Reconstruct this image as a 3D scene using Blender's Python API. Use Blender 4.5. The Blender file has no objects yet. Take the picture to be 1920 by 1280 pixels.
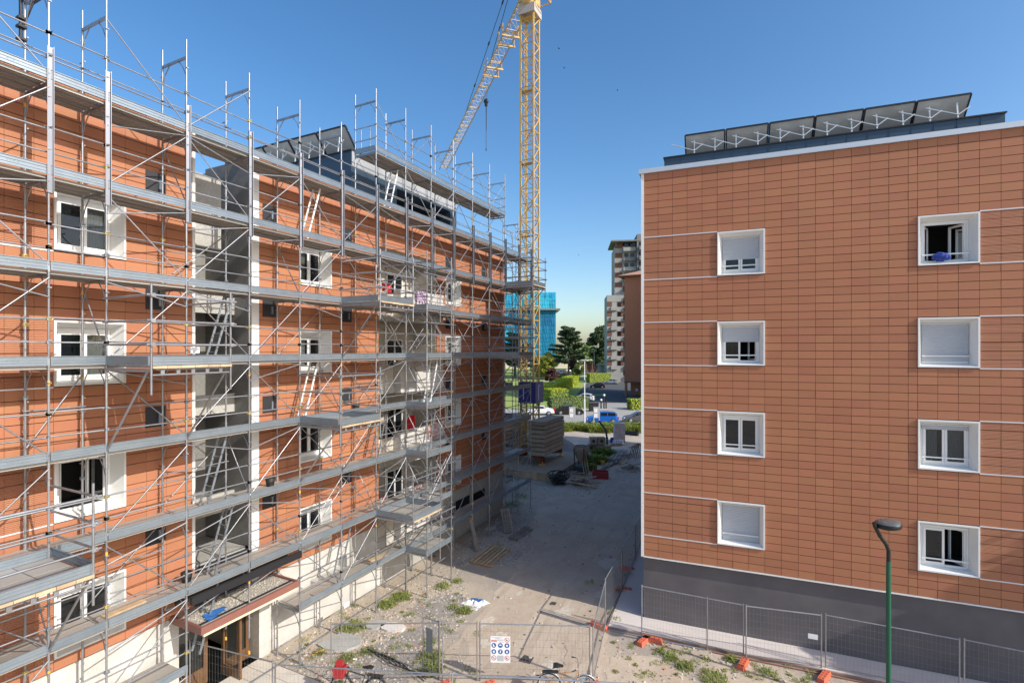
import bpy, bmesh, math, random
from mathutils import Vector, Matrix
random.seed(7)
R = math.radians
S = bpy.context.scene
COL = S.collection

# ------------------------------------------------------------------ camera, sky, sun, exposure
CAMH, YAW, FPX, HORIZ = 10.1, R(26.5), 962.0, 655.0
SUN_EL, SUN_AZ = 33.5, 5.5          # sun stands towards +X, turned SUN_AZ degrees towards -Y
cd = bpy.data.cameras.new('camera')
cam = bpy.data.objects.new('camera', cd); COL.objects.link(cam)
cd.sensor_width = 36.0; cd.lens = FPX / 1920 * 36; cd.shift_y = (HORIZ - 640) / 1920
cd.clip_start = 0.1; cd.clip_end = 6000
cam.location = (0, 0, CAMH); cam.rotation_euler = (R(90), 0, YAW)
S.camera = cam
W = bpy.data.worlds.new('World'); S.world = W; W.use_nodes = True
nt = W.node_tree
sky = nt.nodes.new('ShaderNodeTexSky'); sky.sky_type = 'NISHITA'; sky.sun_disc = False
sky.sun_elevation = R(SUN_EL); sky.sun_rotation = R(90 + SUN_AZ)
sky.altitude = 100; sky.air_density = 1.0; sky.dust_density = 1.7; sky.ozone_density = 1.6
bg = nt.nodes['Background']; hs = nt.nodes.new('ShaderNodeHueSaturation'); hs.inputs['Saturation'].default_value = 1.3
nt.links.new(sky.outputs[0], hs.inputs['Color']); nt.links.new(hs.outputs[0], bg.inputs[0]); bg.inputs[1].default_value = 0.15
sd = bpy.data.lights.new('sun', 'SUN'); so = bpy.data.objects.new('sun', sd); COL.objects.link(so)
sd.energy = 3.5; sd.angle = R(0.5); sd.color = (1.0, 0.95, 0.86)
_sv = Vector((math.cos(R(SUN_EL)) * math.cos(R(SUN_AZ)), -math.cos(R(SUN_EL)) * math.sin(R(SUN_AZ)), math.sin(R(SUN_EL))))
so.rotation_euler = _sv.to_track_quat('Z', 'Y').to_euler(); so.location = (30, -5, 60)
S.view_settings.view_transform = 'Standard'; S.view_settings.look = 'None'
S.view_settings.gamma = 1; S.view_settings.use_curve_mapping = False
S.view_settings.exposure = 0.46

FW = Vector((-math.sin(YAW), math.cos(YAW), 0)); RT = Vector((math.cos(YAW), math.sin(YAW), 0))
def CR(r, f, z=0.0):                # point r metres to the camera's right, f metres ahead
    v = RT * r + FW * f; return Vector((v.x, v.y, z))
def G(px, py, z=0.0):               # where the photograph's pixel meets the height z
    f = (CAMH - z) * FPX / (py - HORIZ); return CR((px - 960) / FPX * f, f, z)
def D(px, f, z=0.0): return CR((px - 960) / FPX * f, f, z)

# ------------------------------------------------------------------ materials
MATS = {}
def mat(name, col, rough=0.7, metal=0.0, var=0.0, hue=0.0, nscale=0.0, namt=0.0, ncol=None, bump=0.0, bscale=40.0,
        rib=0.0, n2=None, spec=0.5, trans=0.0, fine=0.0, fscale=60.0, fcol=None, nthr=(0.35, 0.65)):
    m = bpy.data.materials.new(name); m.use_nodes = True; MATS[name] = m
    t = m.node_tree; N = t.nodes; L = t.links; b = N['Principled BSDF']
    b.inputs['Roughness'].default_value = rough; b.inputs['Metallic'].default_value = metal
    b.inputs['Specular IOR Level'].default_value = spec
    geo = N.new('ShaderNodeNewGeometry')
    rgb = N.new('ShaderNodeRGB'); rgb.outputs[0].default_value = (*col, 1); cur = rgb.outputs[0]
    def noise(sc, det=4, rough_=0.6):
        n = N.new('ShaderNodeTexNoise'); n.inputs['Scale'].default_value = sc; n.inputs['Detail'].default_value = det
        n.inputs['Roughness'].default_value = rough_; L.new(geo.outputs['Position'], n.inputs['Vector']); return n
    def mixin(fac, c2):
        nonlocal cur
        x = N.new('ShaderNodeMix'); x.data_type = 'RGBA'; L.new(fac, x.inputs[0]); L.new(cur, x.inputs[6])
        x.inputs[7].default_value = (*c2, 1); cur = x.outputs[2]
    def ranged(sock, a, bb, lo, hi):
        r = N.new('ShaderNodeMapRange'); L.new(sock, r.inputs[0]); r.inputs[1].default_value = a; r.inputs[2].default_value = bb
        r.inputs[3].default_value = lo; r.inputs[4].default_value = hi; return r.outputs[0]
    if nscale:
        mixin(ranged(noise(nscale, 6).outputs[0], nthr[0], nthr[1], 0, namt), ncol or tuple(c * 0.55 for c in col))
    if n2: mixin(ranged(noise(n2[0], 5).outputs[0], 0.42, 0.62, 0, n2[1]), n2[2])
    if fine:
        mixin(ranged(noise(fscale, 3, 0.7).outputs[0], 0.45, 0.7, 0, fine), fcol or tuple(min(1, c * 1.7) for c in col))
    if var or hue:
        oi = N.new('ShaderNodeObjectInfo'); ad = N.new('ShaderNodeMath'); ad.operation = 'ADD'
        L.new(oi.outputs['Random'], ad.inputs[0]); L.new(geo.outputs['Random Per Island'], ad.inputs[1])
        fr = N.new('ShaderNodeMath'); fr.operation = 'FRACT'; L.new(ad.outputs[0], fr.inputs[0])
        h = N.new('ShaderNodeHueSaturation'); L.new(cur, h.inputs['Color'])
        L.new(ranged(fr.outputs[0], 0, 1, 1 - var, 1 + var), h.inputs['Value'])
        if hue:
            mu = N.new('ShaderNodeMath'); mu.operation = 'MULTIPLY'; mu.inputs[1].default_value = 7.31; L.new(fr.outputs[0], mu.inputs[0])
            f2 = N.new('ShaderNodeMath'); f2.operation = 'FRACT'; L.new(mu.outputs[0], f2.inputs[0])
            L.new(ranged(f2.outputs[0], 0, 1, 0.5 - hue, 0.5 + hue), h.inputs['Hue'])
        cur = h.outputs[0]
    L.new(cur, b.inputs['Base Color'])
    hgt = None
    if bump:
        bp = N.new('ShaderNodeBump'); bp.inputs['Strength'].default_value = bump; bp.inputs['Distance'].default_value = 0.02
        L.new(noise(bscale, 5).outputs[0], bp.inputs['Height']); L.new(bp.outputs[0], b.inputs['Normal']); hgt = bp
    if rib:
        wv = N.new('ShaderNodeTexWave'); wv.bands_direction = 'Z'; wv.inputs['Scale'].default_value = rib
        L.new(geo.outputs['Position'], wv.inputs['Vector'])
        bp = N.new('ShaderNodeBump'); bp.inputs['Strength'].default_value = 0.8; bp.inputs['Distance'].default_value = 0.012
        L.new(wv.outputs[0], bp.inputs['Height'])
        if hgt: L.new(hgt.outputs[0], bp.inputs['Normal'])
        L.new(bp.outputs[0], b.inputs['Normal'])
    if trans:
        tr = N.new('ShaderNodeBsdfTranslucent'); L.new(cur, tr.inputs[0]); mx = N.new('ShaderNodeMixShader'); mx.inputs[0].default_value = trans
        L.new(b.outputs[0], mx.inputs[1]); L.new(tr.outputs[0], mx.inputs[2]); L.new(mx.outputs[0], N['Material Output'].inputs[0])
    return m
def glass(name, tint=(0.02, 0.025, 0.03), see=0.55):
    m = bpy.data.materials.new(name); m.use_nodes = True; MATS[name] = m
    t = m.node_tree; N = t.nodes; L = t.links; b = N['Principled BSDF']
    b.inputs['Base Color'].default_value = (*tint, 1); b.inputs['Roughness'].default_value = 0.03
    tr = N.new('ShaderNodeBsdfTransparent'); tr.inputs[0].default_value = (0.85, 0.9, 0.9, 1)
    mx = N.new('ShaderNodeMixShader'); mx.inputs[0].default_value = 1 - see
    L.new(tr.outputs[0], mx.inputs[1]); L.new(b.outputs[0], mx.inputs[2])
    gl = N.new('ShaderNodeBsdfGlossy'); gl.inputs['Roughness'].default_value = 0.02
    fr = N.new('ShaderNodeFresnel'); fr.inputs[0].default_value = 1.5
    m2 = N.new('ShaderNodeMixShader'); L.new(fr.outputs[0], m2.inputs[0]); L.new(mx.outputs[0], m2.inputs[1]); L.new(gl.outputs[0], m2.inputs[2])
    L.new(m2.outputs[0], N['Material Output'].inputs[0]); return m

mat('tile', (0.415, 0.172, 0.087), 0.75, var=0.065, hue=0.004, n2=(0.16, 0.35, (0.37, 0.14, 0.07)), nscale=0.5, namt=0.3, ncol=(0.40, 0.16, 0.085), fine=0.12, fscale=90, bump=0.12, bscale=60)
mat('tile_ribbed', (0.41, 0.17, 0.09), 0.75, var=0.05, hue=0.003, rib=8.0, bump=0.1, bscale=60)
mat('joint', (0.085, 0.038, 0.025), 0.9)
mat('steel', (0.29, 0.335, 0.375), 0.42, 0.55, var=0.13, nscale=3.0, namt=0.45, ncol=(0.20, 0.24, 0.275), fine=0.2, fscale=70)
mat('steel_tube', (0.40, 0.42, 0.45), 0.38, 0.6, var=0.2, n2=(1.7, 0.3, (0.27, 0.21, 0.17)), nscale=6.0, namt=0.5, ncol=(0.25, 0.26, 0.28))
mat('channel_steel', (0.19, 0.20, 0.235), 0.45, 0.5, var=0.08, nscale=2.0, namt=0.3)
mat('deck_steel', (0.42, 0.40, 0.37), 0.6, 0.35, var=0.15, nscale=2.5, namt=0.6, ncol=(0.42, 0.38, 0.33), fine=0.3, fscale=40, fcol=(0.62, 0.58, 0.52))
mat('zinc', (0.62, 0.50, 0.18), 0.45, 0.6, var=0.3)
mat('rust_steel', (0.30, 0.15, 0.10), 0.7, 0.2, var=0.2)
mat('label_yellow', (0.85, 0.42, 0.03), 0.6)
mat('white_metal', (0.80, 0.80, 0.78), 0.45, var=0.02, nscale=1.5, namt=0.12, ncol=(0.66, 0.65, 0.62))
mat('white_plaster', (0.58, 0.57, 0.55), 0.85, n2=(0.9, 0.5, (0.40, 0.37, 0.33)), nscale=3.2, namt=0.5, ncol=(0.46, 0.43, 0.38), fine=0.1, fscale=25)
mat('band_metal', (0.72, 0.73, 0.74), 0.4, 0.2)
mat('shutter_grey', (0.46, 0.48, 0.51), 0.55)
mat('vent_dark', (0.028, 0.028, 0.034), 0.6)
mat('stair_concrete_shaded', (0.24, 0.235, 0.22), 0.9, nscale=1.0, namt=0.7, ncol=(0.17, 0.165, 0.155), fine=0.2, fscale=9)  # concrete darkened so its colour carries the stairwell's shade
mat('plinth_grey', (0.10, 0.092, 0.10), 0.7, nscale=0.7, namt=0.7, ncol=(0.15, 0.138, 0.14))
mat('concrete', (0.42, 0.41, 0.38), 0.9, nscale=1.0, namt=0.7, ncol=(0.30, 0.29, 0.27), fine=0.3, fscale=18, bump=0.3, bscale=30)
mat('concrete_dark', (0.43, 0.33, 0.235), 0.95, var=0.28, nscale=2.2, namt=0.6, ncol=(0.26, 0.22, 0.17), fine=0.3, fscale=14, bump=0.5, bscale=14)
mat('beige_plaster', (0.55, 0.50, 0.43), 0.9, nscale=1.1, namt=0.6, ncol=(0.40, 0.36, 0.30), fine=0.2, fscale=9)
mat('cladding_blue', (0.045, 0.075, 0.11), 0.4, 0.2, var=0.06)
mat('roof_grey', (0.36, 0.37, 0.38), 0.6, nscale=0.6, namt=0.4)
mat('coping', (0.62, 0.64, 0.66), 0.4, 0.4)
mat('panel_back', (0.48, 0.49, 0.48), 0.6, var=0.06, nscale=1.5, namt=0.4, ncol=(0.30, 0.31, 0.31))
mat('panel_cell', (0.01, 0.012, 0.03), 0.12)
mat('dark_frame', (0.03, 0.03, 0.035), 0.5, 0.4)
mat('room_dark', (0.025, 0.023, 0.022), 0.95)
mat('curtain', (0.72, 0.71, 0.68), 0.9, trans=0.3, nscale=2, namt=0.2)
mat('brown_wood', (0.165, 0.085, 0.038), 0.55, nscale=4, namt=0.5, ncol=(0.10, 0.05, 0.025))
mat('red_fascia', (0.26, 0.11, 0.085), 0.6, nscale=3, namt=0.35)
mat('cream', (0.70, 0.62, 0.45), 0.6)
mat('gravel_roof', (0.48, 0.44, 0.38), 0.95, fine=0.8, fscale=26, fcol=(0.24, 0.21, 0.17), bump=0.9, bscale=30)
mat('paving', (0.62, 0.56, 0.49), 0.85, var=0.05, nscale=1.2, namt=0.5, ncol=(0.50, 0.44, 0.37), fine=0.15, fscale=20)
mat('pavement', (0.66, 0.59, 0.55), 0.85, nscale=0.9, namt=0.4, ncol=(0.56, 0.49, 0.45), fine=0.12, fscale=30)
mat('kerb', (0.34, 0.23, 0.19), 0.9, nscale=3, namt=0.5)
mat('crane_yellow', (0.64, 0.42, 0.13), 0.5, var=0.1, nscale=1.2, namt=0.5, ncol=(0.42, 0.24, 0.06))
mat('crane_pale', (0.50, 0.45, 0.42), 0.5, var=0.1, nscale=1.2, namt=0.4, ncol=(0.50, 0.36, 0.20))
mat('crane_red', (0.32, 0.07, 0.03), 0.6, nscale=2, namt=0.5)
mat('cable', (0.05, 0.05, 0.055), 0.5, 0.5)
mat('blue_box', (0.035, 0.03, 0.16), 0.5)
mat('orange_plastic', (0.68, 0.13, 0.06), 0.6, var=0.12, nscale=5, namt=0.4, ncol=(0.5, 0.17, 0.12))
mat('red_paint', (0.42, 0.03, 0.035), 0.5)
mat('wood', (0.62, 0.46, 0.29), 0.85, var=0.15, nscale=4, namt=0.5, ncol=(0.28, 0.19, 0.11))
mat('wood_orange', (0.48, 0.26, 0.12), 0.8)
mat('wood_grey', (0.34, 0.28, 0.23), 0.9, var=0.25, nscale=4, namt=0.5, ncol=(0.13, 0.11, 0.09))
mat('lamp_green', (0.012, 0.11, 0.06), 0.4)
mat('lamp_dark', (0.02, 0.026, 0.025), 0.45, 0.3)
mat('lamp_top', (0.20, 0.22, 0.23), 0.4, 0.5)
mat('black_rubber', (0.02, 0.02, 0.02), 0.6)
mat('black_paint', (0.03, 0.03, 0.032), 0.4)
mat('chrome', (0.75, 0.75, 0.76), 0.2, 0.9)
mat('white_paint', (0.80, 0.80, 0.80), 0.5)
mat('sign_blue', (0.02, 0.10, 0.34), 0.5)
mat('sign_red', (0.55, 0.05, 0.05), 0.5)
mat('sign_grey', (0.40, 0.40, 0.44), 0.6)
mat('sign_violet', (0.50, 0.47, 0.70), 0.6)
mat('sign_dark', (0.13, 0.06, 0.07), 0.6)
mat('grey_plate', (0.22, 0.25, 0.27), 0.5, 0.3)
mat('joint_strip', (0.09, 0.075, 0.06), 0.9)
mat('steel_plate', (0.10, 0.095, 0.09), 0.7, 0.4)
mat('blue_plastic', (0.04, 0.16, 0.45), 0.5)
mat('blue_cloth', (0.02, 0.05, 0.28), 0.8)
mat('red_cloth', (0.60, 0.02, 0.03), 0.85, trans=0.2)
mat('pink_cloth', (0.62, 0.36, 0.36), 0.85, trans=0.2)
mat('lilac_cloth', (0.60, 0.42, 0.62), 0.85, trans=0.2)
mat('green_plastic', (0.08, 0.42, 0.06), 0.6)
mat('ground', (0.52, 0.425, 0.32), 0.95, nscale=0.32, namt=0.85, ncol=(0.27, 0.24, 0.215), fine=0.55, fscale=11, fcol=(0.50, 0.45, 0.38), bump=0.9, bscale=9)
mat('lane_rut', (0.44, 0.345, 0.265), 0.92, nscale=1.4, namt=0.8, ncol=(0.53, 0.44, 0.34), fine=0.4, fscale=10, fcol=(0.56, 0.48, 0.38), bump=0.5, bscale=10)
mat('lane_pale', (0.56, 0.50, 0.42), 0.92, nscale=1.6, namt=0.8, ncol=(0.50, 0.42, 0.33), fine=0.4, fscale=9, bump=0.4, bscale=10)
mat('lane', (0.55, 0.455, 0.35), 0.92, n2=(0.6, 0.6, (0.41, 0.30, 0.225)), nscale=0.28, namt=0.75, ncol=(0.47, 0.40, 0.33), fine=0.35, fscale=7, fcol=(0.62, 0.53, 0.42), bump=0.35, bscale=9)
mat('lane_stain', (0.34, 0.26, 0.21), 0.95, nscale=0.6, namt=0.7, ncol=(0.36, 0.31, 0.26), fine=0.4, fscale=9, fcol=(0.40, 0.36, 0.31), bump=0.5, bscale=10)
mat('grey_gravel', (0.25, 0.23, 0.21), 0.95, nscale=0.9, namt=0.6, ncol=(0.33, 0.29, 0.25), fine=0.6, fscale=14, fcol=(0.40, 0.37, 0.34), bump=0.9, bscale=14)
mat('stone', (0.41, 0.36, 0.295), 0.95, var=0.5, hue=0.02, bump=0.4, bscale=20)
mat('brick_bit', (0.50, 0.20, 0.13), 0.95, var=0.25)
mat('slab_white', (0.72, 0.67, 0.62), 0.9, nscale=3, namt=0.3)
mat('asphalt', (0.075, 0.078, 0.085), 0.9, nscale=0.25, namt=0.5, ncol=(0.10, 0.10, 0.105), fine=0.2, fscale=8)
mat('road', (0.36, 0.345, 0.32), 0.9, nscale=0.3, namt=0.4, ncol=(0.30, 0.29, 0.27))
mat('lawn', (0.28, 0.36, 0.07), 0.95, nscale=0.12, namt=0.8, ncol=(0.33, 0.36, 0.10), fine=0.4, fscale=3, fcol=(0.16, 0.25, 0.04))
mat('path', (0.48, 0.42, 0.30), 0.9)
mat('grass', (0.24, 0.29, 0.05), 0.8, var=0.4, hue=0.03, trans=0.35)
mat('weed', (0.30, 0.34, 0.10), 0.8, var=0.45, hue=0.03, trans=0.35)
mat('leaf_hedge', (0.46, 0.53, 0.035), 0.7, var=0.3, hue=0.02, trans=0.35)
mat('leaf_mid', (0.17, 0.23, 0.05), 0.7, var=0.45, hue=0.02, trans=0.3)
mat('leaf_dark', (0.07, 0.11, 0.05), 0.7, var=0.5, hue=0.02, trans=0.25)
mat('leaf_yellow', (0.32, 0.35, 0.05), 0.7, var=0.4, hue=0.03, trans=0.35)
mat('leaf_red', (0.13, 0.055, 0.045), 0.7, var=0.5, hue=0.03, trans=0.3)
mat('leaf_pale', (0.24, 0.32, 0.12), 0.7, var=0.3, hue=0.02, trans=0.3)
mat('bark', (0.12, 0.09, 0.065), 0.95, nscale=6, namt=0.6)
mat('net_blue', (0.01, 0.30, 0.55), 0.75, nscale=0.09, namt=0.75, ncol=(0.05, 0.60, 0.75), var=0.22, trans=0.25)
mat('net_low', (0.003, 0.13, 0.29), 0.8, nscale=0.06, namt=0.7, ncol=(0.006, 0.30, 0.45), var=0.12, trans=0.15)
mat('net_dark', (0.004, 0.16, 0.27), 0.8)
mat('brick_wall', (0.44, 0.175, 0.10), 0.9, nscale=0.2, namt=0.35, ncol=(0.50, 0.21, 0.12), fine=0.2, fscale=4)
mat('roof_tile', (0.45, 0.24, 0.16), 0.9, var=0.2)
mat('tower_wall', (0.37, 0.36, 0.34), 0.9, nscale=0.15, namt=0.4)
mat('tower_brown', (0.17, 0.085, 0.06), 0.9, var=0.15)
mat('tower_grey', (0.20, 0.20, 0.20), 0.9, var=0.1)
mat('far_wall', (0.62, 0.55, 0.45), 0.9)
mat('far_grey', (0.20, 0.21, 0.22), 0.9)
mat('car_white', (0.75, 0.75, 0.76), 0.25, spec=0.6)
mat('car_silver', (0.50, 0.51, 0.52), 0.3, 0.5)
mat('car_brown', (0.045, 0.035, 0.03), 0.2, 0.4)
mat('car_dark', (0.02, 0.03, 0.035), 0.2, 0.4)
mat('car_blue', (0.01, 0.12, 0.50), 0.22, 0.2)
mat('car_grey', (0.15, 0.15, 0.17), 0.25, 0.5)
mat('car_glass', (0.012, 0.015, 0.018), 0.06)
mat('tail_red', (0.5, 0.01, 0.01), 0.3)
mat('head_lamp', (0.8, 0.82, 0.85), 0.15)
mat('hose_black', (0.012, 0.012, 0.014), 0.3)
mat('bird_dark', (0.02, 0.02, 0.02), 0.8)
mat('grey_brick', (0.42, 0.38, 0.40), 0.9, var=0.12)
glass('pane'); glass('pane_clear', (0.03, 0.035, 0.035), 0.75)

# ------------------------------------------------------------------ mesh helpers
class MB:
    def __init__(s): s.v = []; s.f = []; s.sm = []
    def add(s, vs, fs, smooth=False):
        o = len(s.v); s.v += [tuple(p) for p in vs]; s.f += [tuple(i + o for i in f) for f in fs]; s.sm += [smooth] * len(fs)
    def hexa(s, p):                  # 8 points: bottom ring then top ring
        s.add(p, [(3, 2, 1, 0), (4, 5, 6, 7), (0, 1, 5, 4), (1, 2, 6, 5), (2, 3, 7, 6), (3, 0, 4, 7)])
    def box(s, x0, x1, y0, y1, z0, z1, M=None):
        p = [(x0, y0, z0), (x1, y0, z0), (x1, y1, z0), (x0, y1, z0), (x0, y0, z1), (x1, y0, z1), (x1, y1, z1), (x0, y1, z1)]
        if M is not None: p = [M @ Vector(q) for q in p]
        s.hexa(p)
    def fbox(s, F, u0, u1, n0, n1, z0, z1): s.hexa([F(u, n, z) for z in (z0, z1) for (u, n) in ((u0, n0), (u1, n0), (u1, n1), (u0, n1))])
    def quad(s, a, b, c, d): s.add([a, b, c, d], [(0, 1, 2, 3)])
    def tube(s, p, q, r, n=6, r2=None, cap=True):
        p = Vector(p); q = Vector(q); d = (q - p)
        if d.length < 1e-6: return
        d.normalize(); a = d.orthogonal().normalized(); b = d.cross(a); r2 = r if r2 is None else r2
        vs = [p + (a * math.cos(t) + b * math.sin(t)) * r for t in [2 * math.pi * i / n for i in range(n)]] + \
             [q + (a * math.cos(t) + b * math.sin(t)) * r2 for t in [2 * math.pi * i / n for i in range(n)]]
        s.add(vs, [(i, (i + 1) % n, n + (i + 1) % n, n + i) for i in range(n)], True)
        if cap: s.add(vs, [tuple(range(n - 1, -1, -1)), tuple(range(n, 2 * n))])
    def path(s, pts, r, n=6):
        for i in range(len(pts) - 1): s.tube(pts[i], pts[i + 1], r, n)
    def bar(s, p, q, w, h, up=(0, 0, 1)):       # rectangular bar from p to q
        p = Vector(p); q = Vector(q); d = (q - p).normalized(); a = d.cross(Vector(up))
        if a.length < 1e-4: a = d.cross(Vector((1, 0, 0)))
        a.normalize(); b = a.cross(d); a = a * w / 2; b = b * h / 2
        s.hexa([p - a - b, p + a - b, q + a - b, q - a - b, p - a + b, p + a + b, q + a + b, q - a + b])
    def lathe(s, c, prof, n=16, axis=None):     # prof: (radius, height) along axis
        c = Vector(c); ax = Vector(axis or (0, 0, 1)).normalized(); a = ax.orthogonal().normalized(); b = ax.cross(a)
        vs = []
        for (r, h) in prof:
            for i in range(n):
                t = 2 * math.pi * i / n; vs.append(c + ax * h + (a * math.cos(t) + b * math.sin(t)) * r)
        fs = [(k * n + i, k * n + (i + 1) % n, (k + 1) * n + (i + 1) % n, (k + 1) * n + i) for k in range(len(prof) - 1) for i in range(n)]
        s.add(vs, fs, True); s.add(vs, [tuple(range(n - 1, -1, -1)), tuple(range((len(prof) - 1) * n, len(prof) * n))])
    def torus(s, c, ax, Rr, r, n=24, m=6):
        c = Vector(c); ax = Vector(ax).normalized(); a = ax.orthogonal().normalized(); b = ax.cross(a); vs = []
        for i in range(n):
            t = 2 * math.pi * i / n; d = a * math.cos(t) + b * math.sin(t)
            for j in range(m):
                u = 2 * math.pi * j / m; vs.append(c + d * (Rr + r * math.cos(u)) + ax * (r * math.sin(u)))
        s.add(vs, [(i * m + j, ((i + 1) % n) * m + j, ((i + 1) % n) * m + (j + 1) % m, i * m + (j + 1) % m) for i in range(n) for j in range(m)], True)
    def prism(s, poly, z0, z1):
        n = len(poly); s.add([(p[0], p[1], z0) for p in poly] + [(p[0], p[1], z1) for p in poly],
              [tuple(range(n - 1, -1, -1)), tuple(range(n, 2 * n))] + [(i, (i + 1) % n, n + (i + 1) % n, n + i) for i in range(n)])
    def mesh(s, name, m, fix=True):
        me = bpy.data.meshes.new(name); me.from_pydata(s.v, [], s.f)
        me.polygons.foreach_set('use_smooth', s.sm)
        if fix:
            b = bmesh.new(); b.from_mesh(me); bmesh.ops.recalc_face_normals(b, faces=b.faces[:]); b.to_mesh(me); b.free()
        me.materials.append(MATS[m] if isinstance(m, str) else m); return me
    def build(s, name, m, parent=None, fix=True, kind=None, label=None, cat=None, group=None):
        return link(name, s.mesh(name, m, fix), parent, None, kind, label, cat, group)

def Wm(o):
    return o.matrix_basis.copy() if o.parent is None else Wm(o.parent) @ o.matrix_parent_inverse @ o.matrix_basis
def link(name, me, parent=None, M=None, kind=None, label=None, cat=None, group=None):
    o = bpy.data.objects.new(name, me); COL.objects.link(o)
    if parent is not None: o.parent = parent; o.matrix_parent_inverse = Wm(parent).inverted()
    if M is not None: o.matrix_basis = M
    tag(o, label, cat, group, kind); return o
def tag(o, label=None, cat=None, group=None, kind=None):
    if label: o['label'] = label
    if cat: o['category'] = cat
    if group: o['group'] = group
    if kind: o['kind'] = kind
    return o
def thing(name, loc, label, cat, group=None, rz=0.0):
    o = bpy.data.objects.new(name, None); COL.objects.link(o); o.location = loc; o.rotation_euler = (0, 0, rz)
    o.matrix_basis = Matrix.Translation(Vector(loc)) @ Matrix.Rotation(rz, 4, 'Z')
    o.empty_display_size = 0.2
    return tag(o, label, cat, group)
def copy_tree(o, parent=None):
    c = o.copy(); COL.objects.link(c); c.parent = parent
    if parent is not None: c.matrix_parent_inverse = o.matrix_parent_inverse.copy()
    for ch in KIDS.get(o.name, []): copy_tree(ch, c)
    return c
KIDS = {}
def freeze(root):                    # remember the children of a prototype for copying
    allo = list(bpy.data.objects)
    for o in allo:
        if o.parent is not None:
            L = KIDS.setdefault(o.parent.name, [])
            if o not in L: L.append(o)
def place(root, loc, rz, label, group=None, first=False):
    c = root if first else copy_tree(root)
    c.matrix_basis = Matrix.Translation(Vector(loc)) @ Matrix.Rotation(rz, 4, 'Z')
    c['label'] = label
    if group: c['group'] = group
    return c
CP = Vector((0, 0, CAMH))
def pieces(parent, name, items, m, limit=300, stuff=None):
    """items: (mesh, matrix); the ones that show largest become objects, the rest one mesh"""
    items = sorted(items, key=lambda t: (t[1].translation - CP).length)
    for me, M in items[:limit]: link(name, me, parent, M)
    if items[limit:]:
        mb = MB()
        for me, M in items[limit:]:
            vs = [M @ v.co for v in me.vertices]; o = len(mb.v); mb.v += [tuple(v) for v in vs]
            for p in me.polygons: mb.f.append(tuple(i + o for i in p.vertices)); mb.sm.append(p.use_smooth)
        mb.build(stuff or name, m, parent, fix=False, kind='stuff')
def T(x, y, z): return Matrix.Translation((x, y, z))
def RZ(a): return Matrix.Rotation(a, 4, 'Z')
class Fr:                            # a wall's own frame: u along it, n out of it, z up
    def __init__(s, O, ang):
        s.O = Vector(O); s.U = Vector((math.cos(ang), math.sin(ang), 0)); s.N = Vector((math.sin(ang), -math.cos(ang), 0))
    def __call__(s, u, n, z):
        v = s.O + s.U * u + s.N * n; return Vector((v.x, v.y, s.O.z + z))
    def M(s, u, n, z):
        m = Matrix.Identity(4); m.col[0][:3] = s.U; m.col[1][:3] = -s.N; m.col[2][:3] = (0, 0, 1); m.col[3][:3] = s(u, n, z); return m
# ------------------------------------------------------------------ buildings
RH, CW = 0.2625, 0.505
TILES = {}
def tile_mesh(w, h, m, gap=0.006, gz=0.018, t=0.03):
    k = (round(w, 3), round(h, 3), m, gap)
    if k not in TILES:
        b = MB(); b.box(gap / 2, k[0] - gap / 2, -t, 0.0, gz / 2, k[1] - gz / 2); TILES[k] = b.mesh('tile', m)
    return TILES[k]
def clad(F, parent, u0, u1, z0, nrow, breaks, holes, ribs, rnd, gap=0.006):
    edges = []; bs = sorted(set([u0, u1] + [b for b in breaks if u0 < b < u1]))
    for a, b in zip(bs, bs[1:]):
        n = int((b - a) / CW + 1e-6); rest = b - a - n * CW
        if n and rest < 0.12: edges += [(a + (b - a) * i / n, a + (b - a) * (i + 1) / n) for i in range(n)]
        else: edges += [(a + CW * i, a + CW * (i + 1)) for i in range(n)] + [(a + CW * n, b)]
    plain, rib = [], []
    for r in range(nrow):
        za, zb = z0 + r * RH, z0 + (r + 1) * RH
        for (a, b) in edges:
            c = (a + b) / 2; zc = (za + zb) / 2
            if any(h[0] - 0.01 < c < h[1] + 0.01 and h[2] - 0.05 < zc < h[3] + 0.05 for h in holes): continue
            rb = any(h[0] - 0.01 < c < h[1] + 0.01 and h[2] - 0.05 < zc < h[3] + 0.05 for h in ribs)
            M = F.M(a, rnd.uniform(-0.0025, 0.0025), za) @ Matrix.Rotation(rnd.gauss(0, 0.002), 4, 'Z') @ Matrix.Rotation(rnd.gauss(0, 0.003), 4, 'X')
            (rib if rb else plain).append((tile_mesh(b - a, RH, 'tile_ribbed' if rb else 'tile', gap), M))
    return plain, rib
def holed(F, mb, u0, u1, z0, z1, holes, n=-0.004):
    us = sorted(set([u0, u1] + [h[i] for h in holes for i in (0, 1) if u0 < h[i] < u1]))
    zs = sorted(set([z0, z1] + [h[i] for h in holes for i in (2, 3) if z0 < h[i] < z1]))
    for a, b in zip(us, us[1:]):
        for c, d in zip(zs, zs[1:]):
            if not any(h[0] - 1e-4 <= a and b <= h[1] + 1e-4 and h[2] - 1e-4 <= c and d <= h[3] + 1e-4 for h in holes):
                mb.quad(F(a, n, c), F(b, n, c), F(b, n, d), F(a, n, d))
def ring(mb, F, A, na, B, nb):       # quad ring between two rectangles (u0,u1,z0,z1)
    pa = [F(A[0], na, A[2]), F(A[1], na, A[2]), F(A[1], na, A[3]), F(A[0], na, A[3])]
    pb = [F(B[0], nb, B[2]), F(B[1], nb, B[2]), F(B[1], nb, B[3]), F(B[0], nb, B[3])]
    for i in range(4): mb.quad(pa[i], pa[(i + 1) % 4], pb[(i + 1) % 4], pb[i])
def inset(A, d, b=None): return (A[0] + d, A[1] - d, A[2] + (d if b is None else b), A[3] - d)
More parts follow.
